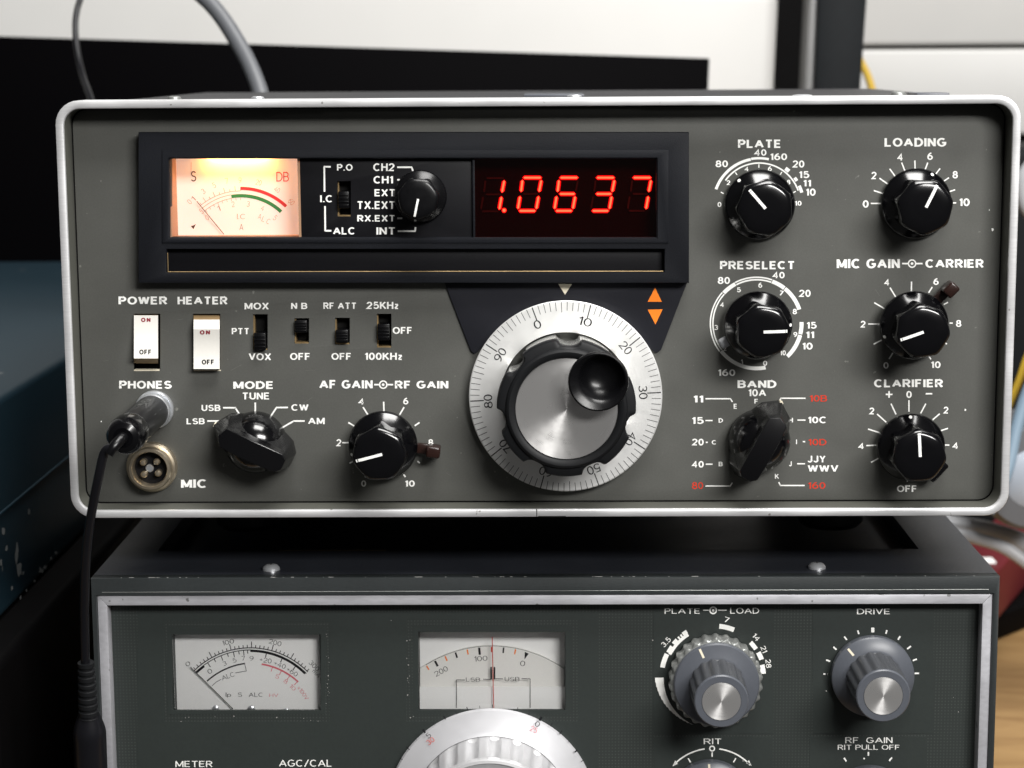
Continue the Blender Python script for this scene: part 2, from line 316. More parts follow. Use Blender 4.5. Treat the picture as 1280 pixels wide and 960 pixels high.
GLY = {
 'A': (.74, [[(0, 0), (.37, 1)], [(.37, 1), (.74, 0)], [(.13, .33), (.61, .33)]]),
 'B': (.58, [[(0, .5), (0, 1), (.32, 1)]+ar(.32, .76, .22, .24, 90, -90)+[(0, .52)], [(.3, .52)]+ar(.33, .26, .25, .26, 90, -90)+[(0, 0), (0, .53)]]),
 'C': (.68, [ar(.36, .5, .36, .5, 48, 312)]), 'D': (.64, [[(0, .5), (0, 1), (.24, 1)]+ar(.24, .5, .40, .5, 90, -90)+[(0, 0), (0, .5)]]),
 'E': (.52, [[(.52, 1), (0, 1), (0, 0), (.53, 0)], [(0, .52), (.47, .52)]]), 'F': (.50, [[(.50, 1), (0, 1), (0, -.08)], [(0, .5), (.44, .5)]]),
 'G': (.72, [ar(.37, .5, .37, .5, 48, 330)+[(.70, .45), (.40, .45)]]), 'H': (.60, [[(0, -.08), (0, 1.08)], [(.6, -.08), (.6, 1.08)], [(0, .52), (.6, .52)]]),
 'I': (.0, [[(0, -.08), (0, 1.08)]]), 'J': (.44, [[(.44, 1.08), (.44, .25)]+ar(.22, .25, .22, .25, 0, -170)]),
 'K': (.60, [[(0, -.08), (0, 1.08)], [(.56, 1.05), (.02, .38)], [(.2, .58), (.62, -.05)]]), 'L': (.48, [[(0, 1.08), (0, 0), (.50, 0)]]),
 'M': (.76, [[(0, -.08), (0, 1.04)], [(.02, 1.02), (.38, .05)], [(.38, .05), (.74, 1.02)], [(.76, -.08), (.76, 1.04)]]),
 'N': (.58, [[(0, -.08), (0, 1.06)], [(.01, 1.02), (.57, -.02)], [(.58, -.06), (.58, 1.08)]]), 'O': (.74, [ar(.37, .5, .37, .5, 90, 450)]),
 'P': (.56, [[(0, -.08), (0, 1), (.32, 1)]+ar(.32, .73, .24, .27, 90, -90)+[(0, .46)]]),
 'R': (.60, [[(0, -.08), (0, 1), (.32, 1)]+ar(.32, .74, .24, .26, 90, -90)+[(0, .48)], [(.28, .48), (.60, -.06)]]),
 'S': (.58, [ar(.29, .755, .26, .245, 25, 262)[:-1]+ar(.29, .255, .29, .255, 88, -155)]), 'T': (.62, [[(0, 1), (.62, 1)], [(.31, 1), (.31, -.08)]]),
 'U': (.58, [[(0, 1.08), (0, .3)]+ar(.29, .3, .29, .3, 180, 360)+[(.58, 1.08)]]), 'V': (.66, [[(0, 1.06), (.33, -.02)], [(.33, -.02), (.66, 1.06)]]),
 'W': (.94, [[(0, 1.06), (.23, -.02)], [(.23, -.02), (.47, 1.02)], [(.47, 1.02), (.71, -.02)], [(.71, -.02), (.94, 1.06)]]),
 'X': (.62, [[(0, -.06), (.62, 1.06)], [(0, 1.06), (.62, -.06)]]), 'Y': (.62, [[(0, 1.06), (.31, .45)], [(.62, 1.06), (.31, .45)], [(.31, .5), (.31, -.08)]]),
 'z': (.38, [[(0, .66), (.38, .66)], [(.36, .64), (.02, .02)], [(0, 0), (.38, 0)]]), 'x': (.42, [[(0, 0), (.42, .66)], [(0, .66), (.42, 0)]]),
 'p': (.48, [[(0, -.25), (0, .66)], ar(.24, .33, .24, .33, 90, 450)]), 'm': (.72, [[(0, 0), (0, .66)], ar(.18, .45, .18, .2, 180, 0)+[(.36, 0)], ar(.54, .45, .18, .2, 180, 0)+[(.72, 0)]]),
 '0': (.52, [ar(.26, .5, .26, .5, 90, 450)]), '1': (.20, [[(0, .78), (.2, .98)], [(.2, 1.08), (.2, -.08)]]),
 '2': (.54, [ar(.27, .72, .26, .28, 170, -38)+[(.0, 0), (.55, 0)]]), '3': (.54, [ar(.26, .76, .24, .24, 150, -90), ar(.26, .26, .28, .26, 90, -155)]),
 '4': (.58, [[(.42, -.08), (.42, 1), (0, .28), (.60, .28)]]), '5': (.54, [[(.50, 1), (.10, 1), (.05, .52)]+ar(.26, .32, .28, .32, 128, -152)]),
 '6': (.54, [ar(.27, .31, .27, .31, 90, 450), ar(.54, .34, .54, .72, 100, 180)]), '7': (.52, [[(0, 1), (.52, 1), (.18, -.08)]]),
 '8': (.54, [ar(.27, .76, .22, .24, 90, 450), ar(.27, .26, .27, .26, 90, 450)]), '9': (.54, [ar(.27, .69, .27, .31, 90, 450), ar(.0, .66, .54, .72, -80, 0)]),
 '.': (.06, [[(.03, -.06), (.03, .10)]]), '+': (.5, [[(0, .45), (.5, .45)], [(.25, .2), (.25, .7)]]), '/': (.42, [[(0, -.08), (.42, 1.08)]]), ' ': (.12, [])}
def stroke(pts, wd, vs, fs, layer):
    P = [Vector(p) for p in pts]; n = len(P); closed = (P[0]-P[-1]).length < 1e-4; base = len(vs)
    for i in range(n):
        a = P[i-1] if i > 0 else (P[-2] if closed else None); c = P[i+1] if i < n-1 else (P[1] if closed else None)
        d0 = (P[i]-a).normalized() if a is not None else (c-P[i]).normalized(); d1 = (c-P[i]).normalized() if c is not None else d0
        t = (d0+d1); t = t.normalized() if t.length > 1e-4 else d0
        nn = Vector((-t.y, t.x)); k = wd/2/max(.5, t.dot(d0))
        vs += [(P[i].x+nn.x*k, P[i].y+nn.y*k, layer), (P[i].x-nn.x*k, P[i].y-nn.y*k, layer)]
    for i in range(n-1): fs.append((base+2*i, base+2*i+1, base+2*i+3, base+2*i+2))
GL = {}
def glyphs(body, bold, sp):
    key = (body, bold, sp)
    if key in GL: return GL[key]
    sw = .10+bold*(2.3 if bold > 0 else 2.5); x = 0; vs = []; fs = []
    for ch in body:
        w_, st = GLY[ch]
        for i, p in enumerate(st): stroke([(q[0]+x, q[1]) for q in p], sw, vs, fs, i)
        x += w_+sw+.085*(1+(sp-1)*3)
    bb = (min(v[0] for v in vs), min(v[1] for v in vs), max(v[0] for v in vs), max(v[1] for v in vs))
    GL[key] = (vs, fs, bb); return GL[key]
def plate(mb, loops, y0, y1, bev=0):
    """flat plate between y0 (front) and y1 (back), outlines in world x,z; later loops are holes"""
    c = bpy.data.curves.new("outline", 'CURVE'); c.dimensions = '2D'; c.fill_mode = 'BOTH'
    c.extrude = max((y1-y0)/2-bev, 0.0001); c.bevel_depth = bev; c.bevel_resolution = 1; c.offset = -bev
    for lp in loops:
        sp = c.splines.new('POLY'); sp.points.add(len(lp)-1); sp.use_cyclic_u = True
        for p, q in zip(sp.points, lp): p.co = (q[0], q[1], 0, 1)
    o = bpy.data.objects.new("outline", c); COL.objects.link(o)
    dg = bpy.context.evaluated_depsgraph_get(); me = o.evaluated_get(dg).to_mesh(); ym = (y0+y1)/2
    mb.add([(v.co.x, ym-v.co.z, v.co.y) for v in me.vertices], [tuple(p.vertices) for p in me.polygons])
    o.evaluated_get(dg).to_mesh_clear(); bpy.data.objects.remove(o); bpy.data.curves.remove(c)
def rrect(x0, x1, z0, z1, r, n=7):
    out = []
    for cx, cz, a in ((x1-r, z1-r, 0), (x0+r, z1-r, 90), (x0+r, z0+r, 180), (x1-r, z0+r, 270)):
        for k in range(n+1):
            t = math.radians(a+90*k/n); out.append((cx+r*math.cos(t), cz+r*math.sin(t)))
    return out
def quad(pts, Y): return [(q.x, q.z) for q in (at(*p, Y) for p in pts)]
def rect_px(x0, y0, x1, y1, Y): return quad([(x0, y0), (x1, y0), (x1, y1), (x0, y1)], Y)
def xz(p, Y): q = at(*p, Y); return (q.x, q.z)
def tag(o, label, cat, group=None):
    o['label'] = label; o['category'] = cat
    if group: o['group'] = group
    return o
def struct(o): o['kind'] = 'structure'; return o
def thing(name, loc, label, cat, group=None):
    o = bpy.data.objects.new(name, None); COL.objects.link(o); o.empty_display_size = .02
    o.location = Vector(loc)*S; WP[o] = Vector(loc); return tag(o, label, cat, group)
def sub_empty(name, parent, loc, label=None):
    o = bpy.data.objects.new(name, None); COL.objects.link(o); o.empty_display_size = .01; o.parent = parent
    WP[o] = Vector(loc); o.location = (WP[o]-WP[parent])*S
    if label: o['label'] = label
    return o

# ================================================================== setting: desk and wall
DZ = -182
m = MB().mat(WOODM); m.box(-900, 900, -25, 1150, DZ-28, DZ, 3); struct(m.build("desk"))
m = MB().mat(DWALL); m.box(-1400, 1400, 1400, 1440, -900, 1500); struct(m.build("wall"))

# ================================================================== UPPER TRANSCEIVER
YP = 11.0                                    # plane of the recessed grey panel
YQ = YP-.07                                  # printing on it
UP = thing("radio_transceiver", (0, 0, -22), "grey and silver radio with lit meter and red digits, on top of the other", "radio", "stacked radio sets")
HX, HZ = 170.0, 150.64
# trim frame
m = MB().mat(ALU)
def ringstrip(mb, loops):
    n = len(loops[0][0])
    vs = [(x, y, z) for lp, y in loops for (x, z) in lp]
    mb.add(vs, [(i*n+k, i*n+(k+1) % n, (i+1)*n+(k+1) % n, (i+1)*n+k) for i in range(len(loops)-1) for k in range(n)])
def fr(d, r): return rrect(-HX+d, HX-d, d, HZ-d, r)
ringstrip(m, [(fr(0, 8.6), 12), (fr(0, 8.6), .5), (fr(.15, 8.5), .15), (fr(.5, 8.2), 0), (fr(2.2, 6.6), 0), (fr(2.75, 6.1), .25), (fr(3.0, 5.9), .8)])
m.mat(PANEL_EDGE); ringstrip(m, [(fr(3.0, 5.9), .8), (fr(3.05, 5.8), YP+.4)])
m.mat(GAP); ringstrip(m, [(fr(3.05, 5.8), YP+.4), (fr(4.2, 5), YP+1.2)])
q = at(671, 641.5, 0); m.box(q.x-.12, q.x+.12, -.06, .3, 0.05, 3.0)              # butt seam of the frame
q = at(690, 645, 0); m.mat(GAP); m.box(q.x-5, q.x+5, -.05, .2, -.05, .35)
trim = m.build("trim_frame", UP)
# cabinet
bb = bmesh.new(); bmesh.ops.create_cube(bb, size=1)
for v in bb.verts: v.co = Vector((v.co.x*(2*HX-1.6), 148.5+v.co.y*273, 75.1+v.co.z*148.2))
bmesh.ops.bevel(bb, geom=[e for e in bb.edges if abs(e.verts[0].co.y-e.verts[1].co.y) > 1], offset=6.5, segments=4, profile=.5, affect='EDGES')
bmesh.ops.delete(bb, geom=[f for f in bb.faces if f.normal.y < -.9], context='FACES')     # open front, closed by the panel
m = MB().mat(CASE); m.bm(bb)
cab = m.build("cabinet", UP)
for px, py, yy, r, h in ((218, 121, 26, 2.6, 2.4), (718, 113, 60, 2.8, 1.6), (1003, 113, 40, 4.0, 1.5), (1123, 114, 26, 2.9, 2.7), (322, 117, 60, 2.6, 1.6)):
    q = at(px, py, yy); mm = MB().mat(STEEL if yy > 30 else GREYR)
    n = 24; prof = [(r, 0), (r, h*.55), (r*.85, h*.85), (r*.5, h), (0, h)]
    vs = [(q.x+a*math.cos(2*math.pi*k/n), yy+a*math.sin(2*math.pi*k/n), 149.2+b) for a, b in prof for k in range(n)]
    mm.add(vs, [(i*n+k, i*n+(k+1) % n, (i+1)*n+(k+1) % n, (i+1)*n+k) for i in range(len(prof)-1) for k in range(n)])
    mm.build("screw", cab)
a = at(1143, 115, 60); b = at(1184, 115, 60); m = MB().mat(GREYK); m.box(a.x, b.x, 55, 75, 149.0, 150.7, .4); m.build("lid_latch", cab)
a = at(655, 116, 120); b = at(730, 116, 120); m = MB().mat(GREYK); m.box(a.x, b.x, 110, 150, 149.0, 150.0, .3); m.build("lid_latch", cab)
for sx in (-1, 1):
    for yy in (85, 250):
        m = MB().mat(RUBBER); n = 28; prof = [(11, 0), (13, 2), (13, 21.6)]
        vs = [(sx*118+a*math.cos(2*math.pi*k/n), yy+a*math.sin(2*math.pi*k/n), -22.6+b) for a, b in prof for k in range(n)]
        m.add(vs, [(i*n+k, i*n+(k+1) % n, (i+1)*n+(k+1) % n, (i+1)*n+k) for i in range(2) for k in range(n)]+[tuple(range(n))]); m.build("rubber_foot", UP)

# ---- front panel with real holes for the display, the rockers and the slide switches
BZ_IN = rect_px(200, 187, 836, 343, YP)
ROCK = [(167, 392.5, 200, 463.5), (241, 392.5, 275, 463.5)]
SLIDES = [("mox", 316.3, 393, 334.3, 437.5), ("nb", 368, 398, 386, 429.5), ("att", 418.8, 397.5, 437, 430.5), ("cal", 471, 392.5, 489, 434.5)]
loops = [fr(3.6, 5.3), BZ_IN] + [rect_px(*r, YP) for r in ROCK] + [rect_px(*s[1:], YP) for s in SLIDES]
m = MB().mat(PANEL); plate(m, loops, YP, YP+1.5, .25)
P = m
P.mat(WHITE)
LW = 2.0
T = lambda b, zf, box, **k: P.ztext(b, zf, box, YQ, **k)
B1 = .062
for b, box in (("POWER", (282, 63, 477, 98)), ("HEATER", (518, 63, 718, 98)), ("PHONES", (285, 400, 495, 435)), ("MODE", (741, 402, 899, 436)), ("MIC", (532, 797, 632, 832))):
    T(b, Z5, box, bold=B1)
for b, box in (("TUNE", (779, 450, 884, 478)), ("USB", (611, 497, 690, 524)), ("CW", (973, 497, 1042, 523)), ("LSB", (554, 551, 627, 577)), ("AM", (1040, 551, 1107, 577)), ("PTT", (735, 190, 803, 217))):
    T(b, Z5, box, bold=.048)
for pts in (((700, 511), (749, 511), (772, 546)), ((829, 490), (829, 530)), ((960, 510), (914, 510), (890, 547)), ((637, 564), (686, 564)), ((1027, 564), (983, 564), (936, 591))):
    P.zstrip(Z5, pts, LW, YQ)
for b, box in (("MOX", (80, 68, 235, 112)), ("N B", (378, 66, 482, 109)), ("RF ATT", (585, 64, 793, 109)), ("25KHz", (856, 62, 1066, 109)), ("VOX", (107, 392, 250, 437)),
               ("OFF", (371, 390, 497, 435)), ("OFF", (636, 390, 760, 434)), ("OFF", (1028, 224, 1150, 268)), ("100KHz", (850, 388, 1090, 435))):
    T(b, ZSW, box, bold=.048)
def dual_mark(zf, c, l0, l1, wd=2.0):
    c = zf(*c); P.arc(c, 3.7, 5.4, 0, 360, YQ, 24); P.disc(c, 1.7, YQ, 14)
    for pts in (l0, l1): P.zstrip(zf, pts, wd, YQ)
T("AF GAIN", Z6, (51, 360, 229, 389), bold=B1); T("RF GAIN", Z6, (303, 360, 481, 389), bold=B1); dual_mark(Z6, (264, 375.5), ((234, 375.5), (251, 375.5)), ((277, 375.5), (297, 375.5)))
T("MIC GAIN", Z4, (553, 38, 776, 72), bold=B1); T("CARRIER", Z4, (866, 37, 1072, 70), bold=B1); dual_mark(Z4, (819, 55), ((784, 55), (804, 55)), ((834, 55), (856, 55)))
for b, box in (("4", (118, 122, 168, 175)), ("6", (507, 117, 552, 175)), ("8", (722, 473, 766, 530)), ("10", (522, 826, 607, 880)), ("0", (147, 826, 190, 880))): T(b, ZAF, box, bold=.048)
T("2", Z6, (106, 557, 124, 581), bold=.048)
for pts in (((340, 152), (343, 250)), ((163, 198), (215, 280)), ((37, 330), (122, 380)), ((-15, 503), (88, 503)), ((47, 680), (125, 635)), ((210, 745), (180, 800)), ((515, 198), (477, 263)), ((648, 330), (606, 358)), ((630, 662), (650, 678)), ((510, 775), (527, 797))):
    P.zstrip(ZAF, pts, 1.9, YQ)
# PLATE
T("PLATE", ZPL, (272, 86, 610, 160), bold=B1)
for b, box in (("40", (398, 166, 500, 222)), ("160", (530, 201, 665, 257)), ("80", (92, 259, 192, 314)), ("20", (703, 259, 803, 317)), ("15", (760, 345, 843, 401)), ("11", (794, 416, 856, 467)), ("10", (815, 484, 893, 542)),): T(b, ZPL, box, bold=.048)
for b, box in (("0", (108, 592, 140, 632)), ("2", (178, 418, 210, 456)), ("4", (322, 308, 355, 344)), ("6", (511, 306, 543, 344)), ("8", (663, 414, 692, 451)), ("10", (728, 583, 780, 621))): T(b, ZPL, box, bold=.048)
cP = (949.0, 255.5)
P.arc(cP, 355/6.4, 377/6.4, 160.7, 100.6, YQ); P.arc(cP, 360/6.4, 379/6.4, 100, 78, YQ); P.arc(cP, 325/6.4, 337/6.4, 144.6, 19.5, YQ)
P.arc(cP, 341/6.4, 372/6.4, 54, 48, YQ); P.arc(cP, 342/6.4, 368/6.4, 37, 32, YQ); P.arc(cP, 341/6.4, 366/6.4, 25, 15.5, YQ)
for pts in (((135, 513), (157, 525)), ((250, 355), (265, 375)), ((439, 290), (439, 318)), ((623, 352), (610, 373)), ((713, 518), (735, 506))): P.zstrip(ZPL, pts, 1.3, YQ)
# LOADING
T("LOADING", Z3, (761, 510, 991, 546), bold=B1)
for b, box in (("4", (807, 569, 828, 597)), ("6", (920, 567, 941, 595)), ("2", (710, 639, 731, 667)), ("8", (1014, 636, 1034, 664)), ("0", (680, 745, 702, 773)), ("10", (1039, 738, 1078, 767))): T(b, Z3, box, bold=.048)
for pts in (((825, 605), (839, 642)), ((874, 597), (875, 640)), ((922, 605), (909, 640)), ((780, 628), (806, 663)), ((742, 663), (779, 689)), ((721, 709), (761, 722)), ((710, 757), (752, 757)), ((968, 627), (948, 652)), ((1001, 661), (978, 677)), ((1024, 706), (1003, 713)), ((1028, 755), (1010, 755))):
    P.zstrip(Z3, pts, 1.7, YQ)
# PRESELECT
T("PRESELECT", ZPR, (180, 32, 735, 100), bold=B1)
for b, box in (("80", (163, 157, 255, 210)), ("40", (570, 115, 665, 168)), ("20", (768, 253, 860, 307)), ("15", (830, 495, 905, 545)), ("11", (824, 567, 886, 615)), ("10", (797, 650, 875, 702)), ("160", (165, 848, 295, 900))): T(b, ZPR, box, bold=.048)
for b, box, r in (("6", (467, 198, 497, 238), 0), ("5", (307, 235, 337, 272), 0), ("4", (178, 345, 208, 382), 0), ("3", (137, 517, 166, 555), 0), ("2", (200, 676, 228, 712), 10), ("1", (337, 776, 352, 810), 8), ("0", (503, 785, 534, 823), 0), ("7", (627, 260, 657, 298), -12), ("8", (725, 396, 757, 437), 0), ("9", (730, 570, 760, 608), 0), ("10", (632, 708, 674, 745), 0)):
    T(b, ZPR, box, bold=.048, rot=r)
cR = (945.8, 404.5); k6 = 1/6
for r0, r1, a0, a1 in ((323, 335, 117.5, 70.5), (342, 353, 117.5, 70.5), (322, 352, 137, 118.2), (323, 333, 217, 137.7), (342, 352, 217, 137.7), (322, 350, 281.5, 217.8), (322, 352, 69.8, 52), (322, 352, 51, 18.3), (322, 352, 2, -13.6), (322, 352, -14.8, -47)):
    P.arc(cR, r0*k6, r1*k6, a0, a1, YQ)
# BAND
T("BAND", ZBA, (268, 28, 580, 96), bold=B1); T("10A", ZBA, (355, 105, 497, 163), bold=.048)
for b, box in (("F", (403, 183, 430, 220)), ("E", (237, 222, 262, 262)), ("D", (117, 335, 152, 373)), ("C", (62, 513, 96, 548)), ("B", (117, 683, 150, 722)), ("K", (567, 783, 600, 822)), ("J", (680, 683, 705, 723)), ("I", (736, 508, 744, 545)), ("H", (678, 335, 712, 371)), ("G", (600, 222, 630, 260))): T(b, ZBA, box, bold=.048)
T("10C", ZBA, (832, 325, 975, 378), bold=.048); T("JJY", ZBA, (828, 637, 972, 692), bold=.048, sp=1.25); T("WWV", ZBA, (830, 713, 1075, 765), bold=.048, sp=1.15)
for b, box in (("11", (47, 521, 82, 545)), ("15", (42, 597, 84, 621)), ("20", (40, 673, 84, 697)), ("40", (40, 750, 84, 775))): T(b, Z4, box, bold=.048)
for pts in (((90, 532), (178, 532), (185, 543)), ((90, 609), (115, 609)), ((91, 686), (98, 686)), ((91, 763), (115, 763)), ((90, 840), (177, 840), (185, 828))): P.zstrip(Z4, pts, 1.6, YQ)
for pts in (((812, 178), (615, 178), (602, 205)), ((748, 353), (812, 353)), ((790, 525), (810, 525)), ((745, 702), (808, 702)), ((805, 876), (612, 876), (597, 848))): P.zstrip(ZBA, pts, 1.6, YQ)
# MIC GAIN / CARRIER
for b, box in (("4", (268, 170, 308, 220)), ("6", (640, 166, 680, 217)), ("2", (90, 486, 131, 537)), ("8", (809, 480, 851, 532)), ("10", (622, 790, 695, 841)), ("0", (265, 796, 305, 845))): T(b, ZMG, box, bold=.048)
for pts in (((477, 192), (475, 262)), ((315, 237), (358, 308)), ((197, 350), (270, 393)), ((152, 510), (235, 510)), ((192, 662), (252, 630)), ((350, 705), (308, 772)), ((632, 232), (605, 275)), ((750, 347), (718, 364)), ((762, 503), (786, 503)), ((718, 645), (742, 660)), ((600, 740), (622, 775))):
    P.zstrip(ZMG, pts, 1.7, YQ)
# CLARIFIER
T("CLARIFIER", ZCL, (195, 18, 713, 85), bold=B1)
for b, box in (("0", (437, 112, 478, 165)), ("2", (155, 237, 197, 288)), ("2", (712, 230, 753, 282)), ("4", (73, 500, 117, 547)), ("4", (780, 495, 823, 545)), ("OFF", (367, 820, 513, 870))): T(b, ZCL, box, bold=.048)
for pts in (((283, 138), (334, 138)), ((308, 113), (308, 163)), ((583, 133), (632, 133))): P.zstrip(ZCL, pts, 1.9, YQ-.02*(pts[0][0] == 308))
for pts in (((457, 182), (457, 268)), ((323, 208), (360, 288)), ((218, 285), (287, 347)), ((150, 398), (237, 425)), ((137, 522), (212, 519)), ((173, 648), (238, 612)), ((584, 207), (545, 280)), ((688, 283), (635, 328)), ((750, 392), (697, 410)), ((760, 518), (718, 518)), ((720, 643), (690, 627)), ((445, 755), (445, 795))):
    P.zstrip(ZCL, pts, 1.7, YQ)
# paint chips
for c, r in (((1236.6, 262.5), .8), ((1206.5, 512.5), 1.2), ((126.6, 527), .7), ((1240.5, 287), 1.5)):
    P.poly([at(c[0]+r*random.uniform(.6, 1.3)*math.cos(t)*1.0, c[1]+r*random.uniform(.7, 1.9)*math.sin(t), YQ) for t in [i*math.pi/4 for i in range(8)]])
P.mat(mat("rubbed_paint", (.125, .125, .115), .45))
rs = random.Random(21)
for _ in range(26):
    px, py = rs.uniform(120, 1225), rs.choice((rs.uniform(360, 620), rs.uniform(170, 620))); a = rs.uniform(0, math.pi); l = rs.uniform(3, 16)
    P.strip([(px, py), (px+l*math.cos(a)*.5, py+l*math.sin(a)*.5+rs.uniform(-.6, .6)), (px+l*math.cos(a), py+l*math.sin(a))], rs.choice((.25, .3, .45)), YP-.03)
P.mat(RED)
for b, box in (("10B", (845, 150, 985, 205)), ("10D", (835, 500, 980, 555)), ("160", (832, 848, 972, 903))): T(b, ZBA, box, bold=.03)
T("80", Z4, (42, 826, 82, 851), bold=.03)
# scuffed dull haze of shadow-free wear is left to the paint; escutcheon plate round the dial next
panel = P.build("front_panel", UP)

# ---- display bezel
YF = 5.0                                     # bezel front
m = MB().mat(BEZEL)
outer = rect_px(172.8, 165.5, 861.3, 353.8, YF)
win = rect_px(212, 198.5, 820.5, 297, YF); slot = rect_px(208, 311.5, 830.5, 340.5, YF)
plate(m, [outer, win, slot], YF, YP-.05, .5)
# slim raised inner rim
ri = rect_px(203, 187.5, 835.5, 303.5, YF); ro = rect_px(198.5, 183.5, 840, 307, YF)
plate(m, [ri, [(p[0]+(q[0]-p[0])*.0, p[1]) for p, q in zip(rect_px(210.5, 197, 822, 298.5, YF), ri)]], YF-.45, YF+.3, .12)
bez = m.build("display_bezel", UP)
# lower groove floor and its worn gold edge
m = MB().mat(TRAY); a = at(206, 309, YF); b = at(833, 343, YF); m.box(a.x, b.x, YF+3.2, YP-.2, b.z-.5, a.z+.5, .2)
m.mat(BRASS); q0 = at(210, 340.3, YF); q1 = at(520, 339.8, YF); q2 = at(829, 339.6, YF)
m.tube([q0+Vector((0, .35, .1)), q1+Vector((0, .35, .1)), q2+Vector((0, .35, .1))], .16, 6); q3 = at(209.3, 316, YF); m.tube([q0+Vector((0, .35, 0)), q3+Vector((0, .35, 0))], .12, 6)
m.build("lower_groove", bez)
# selector tray (middle) with its printing
YT = 7.6
m = MB().mat(TRAY); a = at(373.5, 197, YF); b = at(590, 299, YF)
SWM = (421.8, 226.6, 438.4, 270.5)
plate(m, [[(a.x, a.z+1), (b.x, a.z+1), (b.x, b.z-1), (a.x, b.z-1)], rect_px(*SWM, YT)], YT, YT+2.4, .1)
m.mat(WHITE); YTQ = YT-.07
for t_, box in (("P.O", (200, 92, 325, 150)), ("CH2", (490, 90, 660, 153)), ("CH1", (492, 192, 648, 252)), ("EXT", (500, 297, 662, 355)), ("TX.EXT", (365, 393, 660, 457)), ("RX.EXT", (362, 500, 660, 557)), ("INT", (515, 602, 662, 660)), ("I.C", (65, 345, 160, 403)), ("ALC", (168, 602, 340, 660))):
    m.ztext(t_, ZSE, box, YTQ, bold=.048)
for pts in (((150, 118), (98, 118), (100, 318)), ((104, 432), (106, 630), (155, 630)), ((682, 122), (797, 122), (812, 165)), ((682, 223), (725, 223)), ((682, 530), (722, 530)), ((685, 633), (825, 633), (828, 600))): m.zstrip(ZSE, pts, 2.1, YTQ)
m.build("selector_plate", bez)

# ---- lit meter
meter = sub_empty("signal_meter", UP, at(292, 297, 20))
YM = 20.5
a = at(210, 197, YF); b = at(373.5, 298, YF)
m = MB().mat(HOUSE)
x0, x1, z1, z0 = a.x, b.x-.2, a.z+3.5, b.z
for bx in ((x0-1, x0, YF+2, YM+1, z0-1, z1+1), (x1, x1+.9, YF+2.7, YM+1, z0-1, z1+1), (x0, x1, YF+2, YM+1, z0-1, z0), (x0, x1, YF+2, YM+1, z1, z1+1)): m.box(*bx)
m.build("meter_housing", meter)
m = MB().mat(SCALE); m.box(x0, x1, YM, YM+.6, z0, z1); YMQ = YM-.06
m.mat(BROWNI); m.ztext("S", ZME, (313, 216, 354, 300), YMQ, bold=.012); m.ztext("A", ZME, (700, 640, 730, 690), YMQ, bold=-.008)
m.poly([at(*ZME(*p), YMQ) for p in ((310, 655), (330, 652), (352, 640), (340, 662), (332, 682), (322, 670))])
m.mat(REDM); m.ztext("DB", ZME, (995, 220, 1095, 300), YMQ, bold=.002)
# arcs: fitted circles
cA = (662, 865); rA = 512
def aarc(mb, r0, r1, a0, a1): mb.arc(ZME(*cA), r0/6.4, r1/6.4, a0, a1, YMQ, 24)
cA = (700, 905); aarc(m, 548, 562, 91, 90.9)
cred = ZME(716, 906)
m.arc(ZME(712, 880), 512/6.4, 538/6.4, 90.5, 46.5, YMQ, 24)
m.mat(GREEN); m.arc(ZME(712, 880), 452/6.4, 480/6.4, 99.5, 46.5, YMQ, 24)
m.mat(FAINT); cF = ZME(712, 880)
m.arc(cF, 503/6.4, 507/6.4, 131, 90.5, YMQ, 20); m.arc(cF, 478/6.4, 482/6.4, 131, 99.5, YMQ, 20); m.arc(cF, 449/6.4, 453/6.4, 131, 99.5, YMQ, 20)
for i in range(9):
    t = 129-4.8*i; m.arc(cF, 507/6.4, (545 if i % 2 else 525)/6.4, t, t-.45, YMQ, 1); m.arc(cF, 430/6.4, 450/6.4, t, t-.4, YMQ, 1)
for t_, c, r in (("1", (330, 440), 45), ("3", (410, 378), 35), ("5", (497, 330), 22), ("7", (598, 295), 12), ("9", (704, 290), 0), ("20", (853, 308), -14), ("40", (1000, 365), -30), ("60", (1115, 462), -45), ("0", (300, 462), 45), ("1", (533, 515), 20), ("2", (648, 482), 6), ("3", (770, 480), -8), ("4", (885, 512), -22), ("5", (985, 590), -40), ("A", (862, 580), -15), ("L", (893, 600), -20), ("C", (930, 618), -25), ("I.C", (712, 580), 0), ("0", (440, 590), 35), ("5", (395, 540), 40)):
    cx, cy = ZME(*c); wd = (3.6*len(t_) if t_ != "I.C" else 10); m.text(t_, (cx-wd/2, cy-3.4, cx+wd/2, cy+3.4), YMQ, rot=r, bold=-.008)
m.mat(FAINT)
m.build("scale_plate", meter)
m = MB().mat(BROWNI); m.tube([at(*ZME(358, 458), YM-1.5), at(*ZME(575, 722), YM-1.5)], .16, 6, smooth_path=False)
m.build("needle", meter)
m = MB().mat(BULB); xb0, xb1 = at(235, 200, YM).x, at(362, 200, YM).x; zt = at(300, 196, YM).z
m.tube([(xb0+4, YM-3.0, zt+2.6), (xb1-4, YM-3.0, zt+2.6)], 1.4, 12, smooth_path=False); m.build("meter_lamp", meter)
ml = bpy.data.lights.new("meter_lamp_light", 'AREA'); ml.shape = 'RECTANGLE'; ml.size = .022; ml.size_y = .003; ml.energy = .017; ml.color = (1, .40, .07)
mlo = bpy.data.objects.new("meter_lamp_light", ml); COL.objects.link(mlo); mlo.location = Vector(((xb0+xb1)/2, YM-2.2, zt+1.0))*S
mlo.rotation_euler = Vector((0, .25, -1)).to_track_quat('-Z', 'Y').to_euler()
m = MB().mat(PANE); m.box(x0, x1, YF+2.2, YF+2.7, z0, z1); m.build("meter_window", meter)

